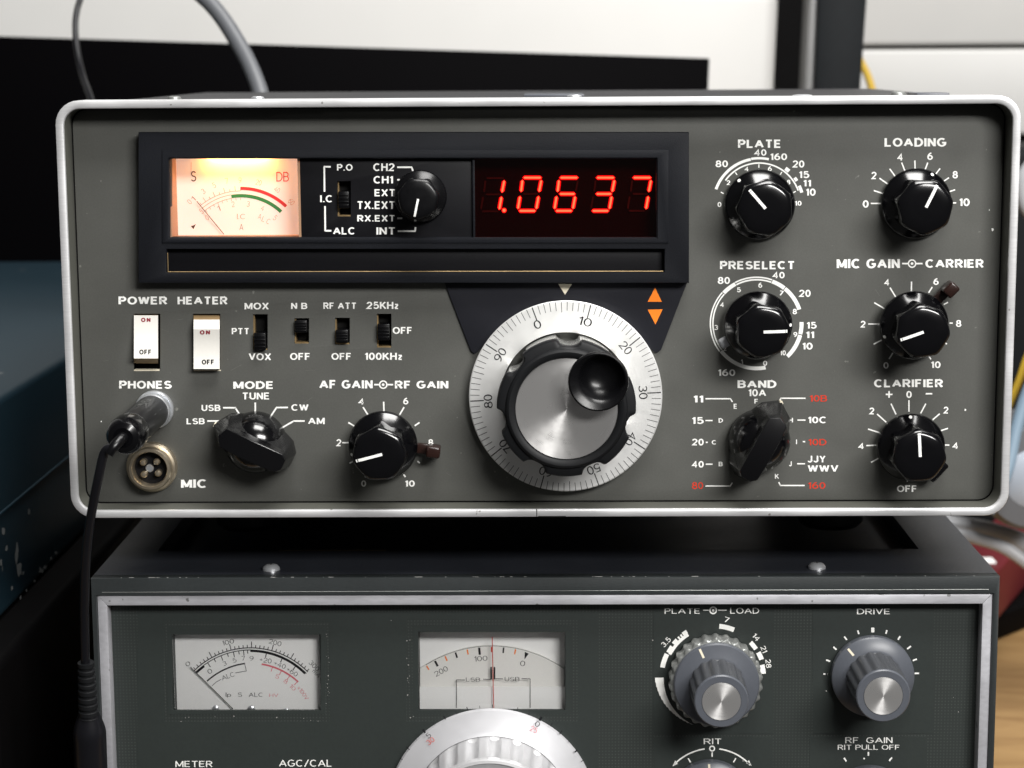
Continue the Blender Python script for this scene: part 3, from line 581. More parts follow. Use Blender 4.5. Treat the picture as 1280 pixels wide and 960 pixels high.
# ---- LED read-out
led = sub_empty("digital_readout", UP, at(708, 297, 12))
a = at(590, 197, YF); b = at(822, 299, YF)
m = MB().mat(LEDB); m.box(a.x+.3, b.x, 13, 13.6, b.z-1, a.z+1)
m.mat(BEZEL); q = at(592.5, 250, YF); m.box(a.x, q.x+.3, YF+1.4, 13, b.z-.5, a.z+.5, .2); q = at(822, 250, YF)
m.mat(TRAY); m.box(a.x, b.x, YF+1, 13.5, a.z+.6, a.z+1.4); m.box(a.x, b.x, YF+1, 13.5, b.z-1.6, b.z-.8)
m.build("display_board", led)
YD = 12.1
SEG = {'a': ((355, 158), (465, 158)), 'f': ((350, 172), (341, 245)), 'b': ((466, 172), (452, 245)), 'g': ((352, 258), (448, 258)),
       'e': ((335, 272), (322, 350)), 'c': ((449, 272), (435, 350)), 'd': ((328, 362), (430, 362))}
DIG = {'1': 'bc', '0': 'abcdef', '6': 'acdefg', '3': 'abcdg', '7': 'abc'}
def segpoly(mb, p, q, wd, Y):
    a, b = Vector(p), Vector(q); d = (b-a).normalized(); n = Vector((-d.y, d.x))*wd/2; e = d*wd/2
    mb.poly([at(*ZLED(*t), Y) for t in (a, a+e-n, b-e-n, b, b-e+n, a+e+n)])
for i, ch in enumerate("10637"):
    off = -215+225*i+(-3 if i == 0 else 0); mb = MB()
    for s_, (p, q) in SEG.items():
        p2 = (p[0]+off, p[1]+(3 if i == 0 else 0)); q2 = (q[0]+off, q[1]+(3 if i == 0 else 0))
        cc = (Vector(p2)+Vector(q2))/2
        if s_ in DIG[ch]:
            mb.mat(LEDE); segpoly(mb, cc+(Vector(p2)-cc)*1.12, cc+(Vector(q2)-cc)*1.13, 27, YD); mb.mat(LEDC); c = (Vector(p2)+Vector(q2))/2
            segpoly(mb, c+(Vector(p2)-c)*.97, c+(Vector(q2)-c)*1.0, 12, YD-.06)
        else: mb.mat(LEDO); segpoly(mb, p2, q2, 11, YD)
    if i == 0:
        mb.mat(LEDE); mb.disc(ZLED(247, 359), 16/4.923, YD); mb.mat(LEDC); mb.disc(ZLED(247, 359), 10/4.923, YD-.06)
    mb.build("digit", led)
m = MB().mat(FILTER); q0 = at(593, 198, YF); q1 = at(820.4, 297, YF); m.box(q0.x, q1.x, YF+1.6, YF+2.1, q1.z-.5, q0.z+.5); m.build("display_window", led)

# ---- dial escutcheon (dark plate behind the dial)
m = MB().mat(ESC); YE = YP-.9
cD = xz((707, 496), 6)
pts = [(555, 352), (860.5, 352), (858.5, 354.5), (826.5, 437), (822, 441), (818, 440.5), (788, 412), (755, 387), (720, 376), (690, 376), (655, 388), (625, 410), (597, 440), (592.5, 442.5), (588.5, 439)]
plate(m, [quad(pts, YE)], YE, YP-.02, .25)
m.mat(CREAM); m.poly([at(*p, YE-.05) for p in ((697.8, 355), (715, 355), (706.3, 368.5))])
m.mat(ORANGE); m.poly([at(*p, YE-.05) for p in ((818.8, 359.5), (827.3, 377.2), (809.6, 377.2))]); m.poly([at(*p, YE-.05) for p in ((809.6, 387), (828.3, 386.6), (819.3, 405.5))])
m.build("dial_escutcheon", UP)

# ---- main tuning dial and knob
YR = 6.0                                      # front of the dial ring
dial = sub_empty("tuning_dial", UP, (cD[0], YP, cD[1]))
PXR = 0.2905                                  # mm per photograph pixel near this plane
R0 = 120.6*PXR
m = MB().mat(DIAL)
m.revolve([(R0-.4, -4.6), (R0, -.3), (R0-.35, 0), (24.2, 0), (23.6, -.3), (23.4, -3)], cD, YR, 128)
m.f.pop(); m.m.pop()
m.mat(INK); cdp = (707.0, 496.0); YRQ = YR-.06
for k in range(100):
    ang = 110.6-3.6*k; r0 = 120 if True else 0
    ln = 17 if k % 10 == 0 else (13.5 if k % 5 == 0 else 11.5); wdt = 1.25 if k % 10 == 0 else .62
    t = math.radians(ang); d = Vector((math.cos(t), -math.sin(t))); a = Vector(cdp)+d*119.2; b = Vector(cdp)+d*(119.2-ln)
    m.strip([a, b], wdt, YRQ)
for k in range(10):
    ang = 111.3-36*k; t = math.radians(ang); c = Vector(cdp)+Vector((math.cos(t), -math.sin(t)))*97.0; wd = 9 if k == 0 else 17
    m.text("0" if k == 0 else "%d" % (k*10), (c.x-wd/2, c.y-5.4, c.x+wd/2, c.y+5.4), YRQ, rot=ang-90, bold=.008, sp=1.0)
m.build("scale_ring", dial, origin=(cD[0], YR, cD[1]))
def bites(n, phase, width, depth):
    def f(r, h, a):
        d = (a-phase+math.pi/n) % (2*math.pi/n)-math.pi/n; x = d*r/width
        return r-depth*math.sqrt(max(0, 1-x*x)) if abs(x) < 1 else r
    return f
bt = bites(7, math.radians(87.6), 4.2, 2.7)
m = MB().mat(CHROME); m.revolve([(22.6, 3.0), (23.0, 4), (23.0, 25.2), (22.6, 25.4)], cD, YP, 196, lambda r, h, a: bt(r, h, a)); m.build("knob_skirt", dial, origin=(cD[0], YP-12, cD[1]))
m = MB().mat(RUBBER)
m.revolve([(22.6, 22.8), (24.4, 23.2), (24.55, 23.8), (24.4, 27.2), (24.0, 28.0), (23.0, 28.4), (21.4, 28.6), (21.0, 29.5), (20.2, 30.0), (18.9, 29.9), (18.2, 29.4), (18.0, 28.4)], cD, YP-2.2, 196,
          lambda r, h, a: bt(r, h, a) if h < 28.1 else (r+bt(r, h, a))/2 if h < 28.5 and r > 21 else r)
m.build("knob_rim", dial, origin=(cD[0], YP-24, cD[1]))
m = MB().mat(SPUN); m.revolve([(18.0, 28.6), (17.8, 28.95), (0, 29.05)], cD, YP-2.2, 96); m.build("knob_face", dial, origin=(cD[0], YP-29, cD[1]))
cS = xz((748, 477), YP-38.7)
m = MB().mat(KNOB_M)
rings = [((0, 0), 9.2, 28.8), ((0, 0), 9.5, 30), ((0, 0), 9.7, 34), ((0, 0), 10.3, 35.2), ((0, 0), 10.5, 36.0), ((0, 0), 10.3, 36.8), ((0, 0), 9.8, 37.1), ((.05, .05), 9.3, 36.9), ((.5, .45), 8.5, 36.2), ((.9, .85), 7.9, 35.7), ((1.05, 1.0), 7.5, 35.0), ((1.1, 1.05), 6.9, 33.9), ((1.1, 1.05), 6.0, 32.8), ((1.1, 1.05), 4.8, 31.8), ((1.1, 1.05), 3.4, 31.1), ((1.1, 1.05), 1.7, 30.7), ((1.1, 1.05), .01, 30.6)]
n = 64; m.add([(cS[0]+o_[0]+r*math.cos(2*math.pi*k/n), YP-2.2-h, cS[1]+o_[1]+r*math.sin(2*math.pi*k/n)) for o_, r, h in rings for k in range(n)], [(i*n+k, i*n+(k+1) % n, (i+1)*n+(k+1) % n, (i+1)*n+k) for i in range(len(rings)-1) for k in range(n)])
m.build("finger_cup", dial, origin=(cS[0], YP-33, cS[1]))

# ---- control knobs
def profile_h(prof, r):
    for (r0, h0), (r1, h1) in zip(prof[:-1], prof[1:]):
        if h0 > 12 and min(r0, r1)-1e-6 <= r <= max(r0, r1)+1e-6 and abs(r0-r1) > 1e-6: return h0+(h1-h0)*(r-r0)/(r1-r0)
    return prof[-1][1]
def fluted_knob(cpx, line, label, k=1.0, lift=0, Y=YP, lever=None, phase=0, mt=KNOB, r_in=0, name="control_knob", lever_mat=None):
    c = xz(cpx, Y); kn = sub_empty(name, UP, (c[0], Y, c[1]), label)
    skirt = [(11.6, .5), (12.5, .8), (12.65, 2.0), (12.5, 2.6), (12.0, 3.1), (10.5, 4.25), (9.0, 5.35), (7.0, 6.6)]
    prof = [(9.5, 3.0), (9.6, 5), (9.8, 7.5), (10.05, 13), (10.05, 17.6), (9.85, 18.9), (9.1, 19.85), (7.9, 20.35), (5, 20.6), (0, 20.7)]
    prof = [(r*k, h*k+lift) for r, h in prof]
    pr = 2*math.pi/7; ph0 = math.radians(line+phase)
    dep = lambda h: (1 if h < 16*k+lift else max(.1, (20.4*k+lift-h)/(4.4*k)))
    def rf(r, h, a):
        x = ((a+ph0) % pr)/pr*2-1; return r-1.45*k*(.5-.5*math.cos(math.pi*(1-abs(x))))**.8*dep(h)*min(1, r/(8.5*k))
    m = MB().mat(mt); m.revolve([(r*k, h*k+lift) for r, h in skirt], (0, 0), 0, 96); m.f.pop(); m.m.pop(); m.revolve(prof, (0, 0), 0, 168, lambda r, h, a: rf(r, h, a-ph0))
    cs_, sn_ = math.cos(ph0), math.sin(ph0); m.v = [Vector((c[0]+p.x*cs_-p.z*sn_, Y+p.y, c[1]+p.x*sn_+p.z*cs_)) for p in m.v]; m.build("knob_body", kn, origin=(c[0], Y-10*k, c[1]), angle=56)
    # white pointer line on the face and the dot on the skirt
    t = math.radians(line); ux, uz = math.cos(t), math.sin(t); m = MB().mat(WHITE); hw = .52*k
    rs = [r_in*k+i*(8.55*k-r_in*k)/6 for i in range(7)]
    top = []; 
    for i in range(6):
        quadp = []
        for r, s_ in ((rs[i], -1), (rs[i+1], -1), (rs[i+1], 1), (rs[i], 1)):
            h = profile_h(prof, abs(r))+.10; quadp.append((c[0]+ux*r-uz*hw*s_, Y-h, c[1]+uz*r+ux*hw*s_))
        m.poly(quadp)
    h = 3.3*k+lift; rr = 11.7*k
    n = 14; m.add([(c[0]+ux*(rr+.62*k*math.cos(2*math.pi*i/n)*.8)-uz*.62*k*math.sin(2*math.pi*i/n), Y-(h+.55*k-.55*k*math.cos(2*math.pi*i/n)*.9), c[1]+uz*(rr+.62*k*math.cos(2*math.pi*i/n)*.8)+ux*.62*k*math.sin(2*math.pi*i/n)) for i in range(n)], [tuple(range(n))])
    m.build("pointer_line", kn)
    if lever:
        ang, rl, kind = lever; t = math.radians(ang); ux, uz = math.cos(t), math.sin(t)
        def tf(p): return Vector((c[0]+ux*p.x-uz*p.z, p.y, c[1]+uz*p.x+ux*p.z))
        m = MB().mat(lever_mat or LEVER)
        m.revolve([(11.0, .5), (11.3, 1.0), (11.3, 2.6), (10.8, 3.0)], c, Y, 64)
        if kind == 'paddle':
            m.box(10.2, rl-3.5, Y-3.1, Y-1.0, -1.9, 1.9, .5, 2, tf); m.box(rl-5, rl, Y-8.2, Y-1.0, -2.1, 2.1, .8, 3, tf)
        elif kind == 'tip':
            m.box(9.5, rl, Y-3.6, Y-.8, -1.9, 1.9, .9, 3, tf)
        else:
            m.box(10.4, rl, Y-7.0, Y-.8, -4.2, 4.2, .8, 3, tf)
        m.build("lever", kn)
    return kn
fluted_knob((949, 255.5), 131, "PLATE knob", 1.0)
fluted_knob((1144, 254.2), 64, "LOADING knob", 1.0)
fluted_knob((945.8, 404.5), 1.5, "PRESELECT knob with a small grey tipped lever behind it", .98, 3.0, lever=(209, 15.3, 'tip'), lever_mat=SILG)
fluted_knob((1139.5, 404.5), 199.8, "MIC GAIN knob with a brown lever behind it pointing up right", .98, 3.0, lever=(46, 20.5, 'paddle'))
fluted_knob((1136.2, 556.5), 93.5, "CLARIFIER knob with a black tab behind it", .98, 2.0, lever=(-42, 14.6, 'tab'), lever_mat=KNOB)
fluted_knob((480, 553.5), 195, "AF GAIN knob with a brown lever behind it pointing right", 1.0, 3.0, lever=(-7, 21.0, 'paddle'), r_in=-1.2)
fluted_knob((526, 245), 257.5, "small matt channel selector knob", .745, .4, Y=YT, mt=KNOB_M, name="selector_knob", phase=10)

def bar_knob(cpx, ang, label, rd=11.2):
    c = xz(cpx, YP); kn = sub_empty("bar_knob", UP, (c[0], YP, c[1]), label)
    m = MB().mat(KNOB); prof = [(rd-.4, .5), (rd, 1.2), (rd, 3.4)]
    for i in range(1, 11):
        t = i/10*math.pi/2; prof.append((rd*math.cos(t)**.9 if i < 10 else 0, 3.4+11.2*math.sin(t)))
    m.revolve(prof, c, YP, 72); m.build("knob_base", kn, origin=(c[0], YP-7, c[1]))
    t = math.radians(ang); ux, uz = math.cos(t), math.sin(t)
    def W(x, h, z): return Vector((c[0]+ux*x-uz*z, YP-h, c[1]+uz*x+ux*z))
    # plan of the bar at the foot and at the top, widening at both ends like the cast original
    foot = [(16.4, 0), (12.6, 5.6), (6, 8.6), (0, 9.4), (-6, 8.6), (-12.2, 6.0), (-15, 2.4), (-15, -2.4), (-12.2, -6.0), (-6, -8.6), (0, -9.4), (6, -8.6), (12.6, -5.6)]
    waist = [(13.4, 0), (11.0, 3.9), (6, 4.2), (0, 4.2), (-6, 4.2), (-11.6, 4.0), (-13.4, 1.9), (-13.4, -1.9), (-11.6, -4.0), (-6, -4.2), (0, -4.2), (6, -4.2), (11.0, -3.9)]
    top = [(12.4, 0), (10.6, 3.5), (6, 3.8), (0, 3.8), (-6, 3.8), (-11.2, 3.6), (-13.0, 1.8), (-13.0, -1.8), (-11.2, -3.6), (-6, -3.8), (0, -3.8), (6, -3.8), (10.6, -3.5)]
    m = MB().mat(KNOB_S); hz = [19.4-1.6*(abs(p[0])/13)**2 for p in top]
    b = bmesh.new(); n = len(foot); V0 = [b.verts.new(W(x, .9, z)) for x, z in foot]; V1 = [b.verts.new(W(x*.995, 6.2-abs(z)*.12, z*.99)) for x, z in foot]; VM = [b.verts.new(W(x, 13.4, z)) for x, z in waist]; V2 = [b.verts.new(W(x, h, z)) for (x, z), h in zip(top, hz)]
    for A, Bq in ((V0, V1), (V1, VM), (VM, V2)):
        for i in range(n): b.faces.new((A[i], A[(i+1) % n], Bq[(i+1) % n], Bq[i]))
    ctr = [b.verts.new(W(x, 19.42-1.6*(abs(x)/13)**2, 0)) for x in (10.0, 6, 0, -6, -9.6)]
    b.faces.new((V2[0], V2[1], ctr[0])); b.faces.new((V2[0], ctr[0], V2[12]))
    for i in range(4): b.faces.new((V2[1+i], V2[2+i], ctr[i+1], ctr[i])); b.faces.new((V2[12-i], ctr[i], ctr[i+1], V2[11-i]))
    b.faces.new((V2[5], V2[6], ctr[4])); b.faces.new((V2[6], V2[7], ctr[4])); b.faces.new((V2[7], V2[8], ctr[4]))
    bmesh.ops.recalc_face_normals(b, faces=b.faces[:])
    ed = [e for e in b.edges if len(e.link_faces) == 2 and e.calc_face_angle(0) > .45]
    bmesh.ops.bevel(b, geom=ed, offset=.28, segments=2, profile=.5, affect='EDGES')
    m.bm(b); m.build("grip_bar", kn, angle=16)
    m = MB().mat(CREAM); m.hull([W(16.5, 1.6, -.6), W(16.5, 1.6, .6), W(16.3, 6, .6), W(16.3, 6, -.6)], [W(15.6, 1.6, -.6), W(15.6, 1.6, .6), W(15.4, 6, .6), W(15.4, 6, -.6)]); m.build("pointer_line", kn)
bar_knob((948, 548.5), 62, "BAND knob with its grip turned steeply up")
bar_knob((321, 551), 154.5, "MODE knob with its grip lying aslant")

DRED = mat("dark_red_marks", (.26, .012, .03), .6)
# ---- rocker switches
def rocker(x0, x1, prof, on, off, label):
    r = sub_empty("rocker_switch", UP, at((x0+x1)/2, 428, YP), label)
    m = MB().mat(ROCKER)
    for i in range(len(prof)-1):
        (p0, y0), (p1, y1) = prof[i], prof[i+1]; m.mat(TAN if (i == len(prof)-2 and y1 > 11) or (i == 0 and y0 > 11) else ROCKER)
        m.poly([at(x0, p0, y0), at(x1, p0, y0), at(x1, p1, y1), at(x0, p1, y1)])
    for xs in (x0, x1):
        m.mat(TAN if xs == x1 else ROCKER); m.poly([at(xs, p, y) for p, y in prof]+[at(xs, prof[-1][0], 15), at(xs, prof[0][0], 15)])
    def yf(py):
        for (p0, y0), (p1, y1) in zip(prof[:-1], prof[1:]):
            if p0 <= py <= p1: return y0+(y1-y0)*(py-p0)/(p1-p0)-.08
        return prof[-1][1]-.08
    m.mat(DRED); m.ztext("ON", Z5, on, yf, bold=.085, sp=1.7); m.mat(INK); m.ztext("OFF", Z5, off, yf, bold=.075, sp=1.2)
    m.build("rocker", r, angle=20)
    m = MB().mat(GAP); a = at(x0-2, 390, YP); b = at(x1+4, 466, YP); m.box(a.x, b.x, 15.2, 16, b.z, a.z)
    m.mat(CREAM); q0 = at(x0, 462.9, YP); q1 = at(x1+1.5, 462.9, YP); m.box(q0.x, q1.x, YP-.1, YP+3, q0.z-.25, q0.z+.15); m.build("switch_well", r)
rocker(167.4, 197.6, [(393.6, 12.4), (394.2, 9.8), (403, 9.5), (413, 9.15), (423, 8.65), (433, 7.95), (441, 7.2), (448, 6.3), (454.3, 12.2)], (372, 151, 410, 168), (365, 278, 412, 298), "POWER rocker pressed at the top, standing out at the bottom")
rocker(242, 274.6, [(392.6, 13.2), (399.5, 9.0), (411.5, 7.3), (422, 8.0), (433, 8.35), (444, 8.3), (453, 7.95), (461.2, 7.3), (461.6, 13)], (607, 201, 648, 218), (615, 318, 663, 338), "HEATER rocker pressed at the bottom")

# ---- slide switches
def slide(x0, y0, x1, y1, f, label, Y=YP, parent=None):
    r = sub_empty("slide_switch", UP, at((x0+x1)/2, (y0+y1)/2, Y), label)
    a = at(x0, y0, Y); b = at(x1, y1, Y); m = MB().mat(GAP); m.box(a.x-.8, b.x+.8, Y+4.2, Y+4.8, b.z-.8, a.z+.8)
    m.mat(BRASS); m.box(a.x-.5, a.x+.35, Y+1.2, Y+4.4, b.z-.2, a.z+.2); m.box(a.x, b.x, Y+.4, Y+4.4, b.z-.5, b.z+.45)
    m.mat(TRAY); m.box(b.x-.1, b.x+.5, Y+1.2, Y+4.4, b.z-.2, a.z+.2); m.build("switch_well", r)
    m = MB().mat(KNOB_M); zc = a.z+(b.z-a.z)*f; hh = (a.z-b.z)*.24
    m.box(a.x+.35, b.x-.35, Y-2.2, Y+4.1, zc-hh, zc+hh, .3)
    for i in range(4): zz = zc-hh*.62+hh*1.24*i/3; m.box(a.x+.5, b.x-.5, Y-2.5, Y-2.1, zz-.22, zz+.22, .1)
    m.build("slider", r)
for (nm, *r), f, lb in zip(SLIDES, (.74, .30, .66, .52), ("slide switch pushed down to VOX", "slide switch pushed up to N B", "slide switch pushed down below RF ATT", "slide switch resting in the middle beside OFF")):
    slide(*r, f, lb)
slide(*SWM, .52, "slide switch in the display strip", Y=YT)

# ---- sockets
cJ = xz((193.5, 511.5), YP); cM = xz((190.5, 583), YP)
m = MB().mat(GOLDM)
m.revolve([(9.3, 0), (9.3, 1.6), (8.8, 2.3), (8.0, 2.6), (7.9, 5.2), (7.5, 5.8), (6.6, 5.9), (6.2, 5.2), (6.1, .3), (0, .3)], cM, YP, 56); sock = m.build("microphone_socket", UP, origin=(cM[0], YP-3, cM[1]))
m = MB().mat(TRAY); m.revolve([(6.05, .4), (6.05, 1.6), (0, 1.6)], cM, YP, 40); m.build("insulator", sock)
for (dx, dz) in ((-2.6, 2.3), (2.4, 2.5), (-2.4, -2.2), (2.8, -1.8)):
    m = MB().mat(GOLDM); m.revolve([(1.25, 1.5), (1.25, 4.0), (.8, 4.7), (0, 4.8)], (cM[0]+dx, cM[1]+dz), YP, 18); m.build("pin", sock)
m = MB().mat(STEEL); m.revolve([(1.5, 1.5), (1.5, 2.6), (1.2, 3.0), (0, 3.0)], (cM[0]-.6, cM[1]-.2), YP, 20); m.build("centre_stud", sock)
m = MB().mat(STEEL); m.revolve([(7.0, 0), (7.0, 1.4), (6.6, 2.0), (3.3, 2.0), (3.2, .1)], cJ, YP, 44); m.f.pop(); m.m.pop(); m.revolve([(6.2, 1.8), (6.0, 2.6), (3.3, 2.6)], cJ, YP, 40); m.f.pop(); m.m.pop(); m.build("phone_jack", UP)

# ================================================================== headphone plug with its cord and in-line coupler
plug = thing("headphone_plug", (cJ[0], YP-2.7, cJ[1]), "glossy black headphone plug in the PHONES jack with its black cord hanging down", "plug")
m = MB().mat(STEEL); m.revolve([(3.1, -2), (3.1, 2.8), (6.3, 2.8), (6.5, 3.2), (6.5, 6.4), (6.2, 6.8)], cJ, YP, 48); m.build("metal_collar", plug)
m = MB().mat(SMOKE); m.revolve([(6.0, 6.6), (6.15, 7), (6.05, 40), (5.9, 44)], cJ, YP, 48)
m.mat(CREAM)
rs = random.Random(3)
def on_barrel(h, deg, lift=.05):
    t = math.radians(deg); return Vector((cJ[0]+(6.1+lift)*math.cos(t), YP-h, cJ[1]+(6.1+lift)*math.sin(t)))
m.mat(GREYR)
hh = 14
while hh < 27:                                           # worn script printed along the barrel
    for _ in range(1):
        a0 = rs.uniform(72, 92); m.tube([on_barrel(hh, a0), on_barrel(hh+rs.uniform(.6, 1.8), a0+rs.uniform(-9, 12)), on_barrel(hh+rs.uniform(.3, 2.4), a0+rs.uniform(4, 16))], .06, 5)
    hh += 1.5
for h0 in (16, 26): m.tube([on_barrel(h0, 28), on_barrel(h0+2.6, 28)], .07, 5, smooth_path=False)
m.build("barrel", plug)
m = MB().mat(KNOB); m.revolve([(5.9, 43.6), (6.5, 44.6), (6.7, 46.5), (6.7, 52), (6.2, 55), (5.2, 56.8), (3.4, 57.6), (2.6, 57.4)], cJ, YP, 48); m.build("end_cap", plug)
ec = Vector((cJ[0], YP-57, cJ[1]))
m = MB().mat(KNOB_M); m.tube([ec+Vector((0, 1.5, 0)), ec+Vector((-.5, -2.5, -.3)), ec+Vector((-2.2, -5, -2.2)), ec+Vector((-3.8, -5.5, -4.6))], lambda u: 2.1-.5*u, 20); m.build("strain_relief", plug)
cp = [ec+Vector((-2.6, -5.3, -2.8))] + [at(*p, y) for p, y in (((131, 565), -50), ((122.5, 600), -48), ((113, 650), -42), ((107.5, 700), -35), ((105.5, 760), -27), ((106.5, 822), -21), ((108, 850), -19))]
m = MB().mat(CABLE); m.tube(cp, lambda u: 1.6, 18); m.build("cord", plug)
jp = [at(*p, y) for p, y in (((107.5, 828), -20.5), ((109, 862), -19), ((111, 896), -18))]
m = MB().mat(RUBBER); N_ = 60
def jr(u): return 2.4+.7*u+(.6 if (u*8) % 1 < .6 else 0)
P2 = [jp[0].lerp(jp[2], i/N_) for i in range(N_+1)]; m.tube(P2, jr, 24, smooth_path=False); m.build("ridged_relief", plug)
m = MB().mat(CABLE); P2 = [at(111+i*.25, 890+i*6.2, -17.5+i*.35) for i in range(26)]
m.tube(P2, lambda u: 3.6+2.3*min(1, u*7), 28, smooth_path=False)
m.build("inline_coupler", plug)

# ================================================================== LOWER TRANSCEIVER
YL = 2.0; YLT = 3.4; YLP = 8.5; YLQ = YLP-.20
lx0, lx1 = -164.3, 168.2; lzt = -23.1; lzb = DZ+8
LO = thing("radio_transceiver", (1.9, 150, DZ), "black radio with dotted green front and unlit white meters, at the bottom of the stack", "radio", "stacked radio sets")
m = MB().mat(CASE_L)
# shell as front frame ring plus top with a sunken grille well
def lr(d): return [(lx0+d, lzb+d), (lx1-d, lzb+d), (lx1-d, lzt-d), (lx0+d, lzt-d)]
wx0, wx1, wy0, wy1 = -147.5, 146.5, 44.6, 300
# top: four strips round the well
for bx in ((lx0, lx1, YL+1.2, wy0, lzt-3.5, lzt), (lx0, wx0, wy0, 330, lzt-3.5, lzt), (wx1, lx1, wy0, 330, lzt-3.5, lzt), (wx0, wx1, wy1, 330, lzt-3.5, lzt)): m.box(*bx)
m.box(wx0-1, wx1+1, wy0-1, wy1+1, lzt-8.0, lzt-7.0)
for bx in ((wx0-1, wx0-.02, wy0, wy1), (wx1+.02, wx1+1, wy0, wy1), (wx0-1, wx1+1, wy0-1, wy0-.02)): m.box(*bx, lzt-7.0, lzt-3.5)
m.box(lx0, lx0+1.5, YL+1.2, 330, lzb, lzt-3.5); m.box(lx1-1.5, lx1, YL+1.2, 330, lzb, lzt-3.5); m.box(lx0+1.5, lx1-1.5, YL+1.2, 330, lzb, lzb+1.5); m.box(lx0+1.5, lx1-1.5, 328, 330, lzb+1.5, lzt-3.5)
m.mat(BRASS)
for u0, u1 in ((.16, .30),): m.tube([(wx0+(wx1-wx0)*u0, wy0-.1, lzt+.02), (wx0+(wx1-wx0)*u1, wy0-.1, lzt+.02)], .13, 5, smooth_path=False)
m.mat(CHIP)
rs = random.Random(11)
for _ in range(46):                                      # worn paint along the front edge
    x = rs.uniform(lx0+4, lx1-2); w_ = rs.choice((.3, .5, .8, 2.2))*rs.uniform(.6, 1.4); m.box(x, x+w_, YL+1.05, YL+1.5, lzt-.10-rs.random()*.16, lzt+.03)
lcab = m.build("cabinet", LO)
# front lip (the grey-green band round the trim)
m = MB().mat(LIP)
tx0, tx1, tz1, tz0 = -162.4, 166.0, -29.6, lzb+3
t_in = 3.75
m.add([], [])
plate(m, [lr(0), [(tx0, tz0), (tx1, tz0), (tx1, tz1), (tx0, tz1)]], YL, YL+6, .5)
m.mat(GREYR); m.tube([(lx0+4, YL-.02, -28.3), (lx1-4, YL-.02, -27.9)], .10, 5, smooth_path=False)  # thin pale tube drawn in place of the glossy highlight along the lip
m.build("front_lip", LO)
# mitred silver trim
m = MB().mat(ALU_L)
o4 = [Vector((tx0+.1, 0, tz1-.1)), Vector((tx1-.1, 0, tz1-.1)), Vector((tx1-.1, 0, tz0+.1)), Vector((tx0+.1, 0, tz0+.1))]
i4 = [Vector((tx0+t_in, 0, tz1-t_in)), Vector((tx1-t_in, 0, tz1-t_in)), Vector((tx1-t_in, 0, tz0+t_in)), Vector((tx0+t_in, 0, tz0+t_in))]
for k in range(4):
    a, b, c, d = o4[k], o4[(k+1) % 4], i4[(k+1) % 4], i4[k]; e = (b-a).normalized()*.06
    f = [Vector((p.x, YL+1.1, p.z)) for p in (a+e, b-e)]+[Vector((p.x, YL+.2, p.z)) for p in (c-e, d+e)]
    bk = [Vector((p.x, YLP+1, p.z)) for p in (a+e, b-e, c-e, d+e)]; m.hull(f, bk, .18)
m.build("trim_frame", LO)
# front panel (dotted vinyl with smooth patches)
LWIN = (*LA(608, 489), *LA(1131, 757)); LWIN2 = (*LB(290.5, 480), *LB(809, 755))
m = MB().mat(WEAVE)
plate(m, [[(tx0+t_in-.6, tz0+t_in-.6), (tx1-t_in+.6, tz0+t_in-.6), (tx1-t_in+.6, tz1-t_in+.6), (tx0+t_in-.6, tz1-t_in+.6)], rect_px(*LWIN, YLP), rect_px(*LWIN2, YLP)], YLP, YLP+1.2)
m.mat(VINYL); YV = YLP-.09
def patch(x0, y0, x1, y1, hole=None): plate(m, [rect_px(x0, y0, x1, y1, YV)]+([rect_px(*hole, YV)] if hole else []), YV, YLP-.01)
plate(m, [quad([(172, 765), (748, 765), (748, 1060), (172, 1060)], YV), rect_px(205, 777, 412, 902, YV), rect_px(508, 774, 722, 902, YV)], YV, YLP-.01)
for bx in ((209, 784, 407, 893), (516, 782, 714, 893)):
    inner = LWIN if bx[0] < 300 else LWIN2; plate(m, [rect_px(*bx, YV), rect_px(inner[0]-.5, inner[1]-.5, inner[2]+.5, inner[3]+.5, YV)], YV-.02, YLP-.01)
patch(817, 757, 967, 917); patch(1016, 757, 1167, 917); patch(817, 921, 966, 1060); patch(1012, 921, 1159, 1060)
m.mat(WHITE)
for b, zf, box in (("METER", LA, (619, 934, 750, 957)), ("AGC/CAL", LA, (985, 930, 1170, 956)), ("RIT", LC, (255, 724, 311, 743)), ("RF  GAIN", LDR, (213, 783, 483, 818)), ("RIT PULL OFF", LDR, (170, 826, 522, 856)), ("DRIVE", LDR, (280, 48, 467, 82)), ("PLATE", LK, (117, 57, 365, 97)), ("LOAD", LK, (580, 53, 785, 96))):
    m.ztext(b, zf, box, YLQ, bold=.012, sp=1.08)
c = LK(460, 73); m.arc(c, 3.2, 4.9, 0, 360, YLQ, 24); m.disc(c, 1.5, YLQ, 12); m.zstrip(LK, ((388, 72), (428, 72)), 1.2, YLQ); m.zstrip(LK, ((495, 72), (555, 72)), 1.2, YLQ)
cpl = (893.0, 846.5)
def lkarc(r0, r1, a0, a1): m.arc(cpl, r0, r1, a0, a1, YLQ)
for r0, r1, a0, a1 in ((63, 69, 169.5, 154), (60.5, 64.5, 153, 121.5), (64.5, 68, 152, 144), (64.5, 68.5, 141, 135), (64.5, 68, 133, 131), (64.5, 68, 129.5, 127.5), (64.5, 69, 126.5, 121), (61, 67, 84.5, 67.5), (60, 65.5, 44, 34), (60, 66, 29.5, 20.5), (58, 64.5, 14.5, 4)): lkarc(r0, r1, a0, a1)
for k in range(14): lkarc(60+(k*.28)**1.0*0+ (9-.62*k)*.0, 74.3-.72*k, 181+4.4*k, 181+4.4*(k+1)+.02) if False else m.arc(cpl, 63.5+.12*k, 74.2-.68*k, 180.5+4.6*k, 185.15+4.6*k, YLQ, 2)
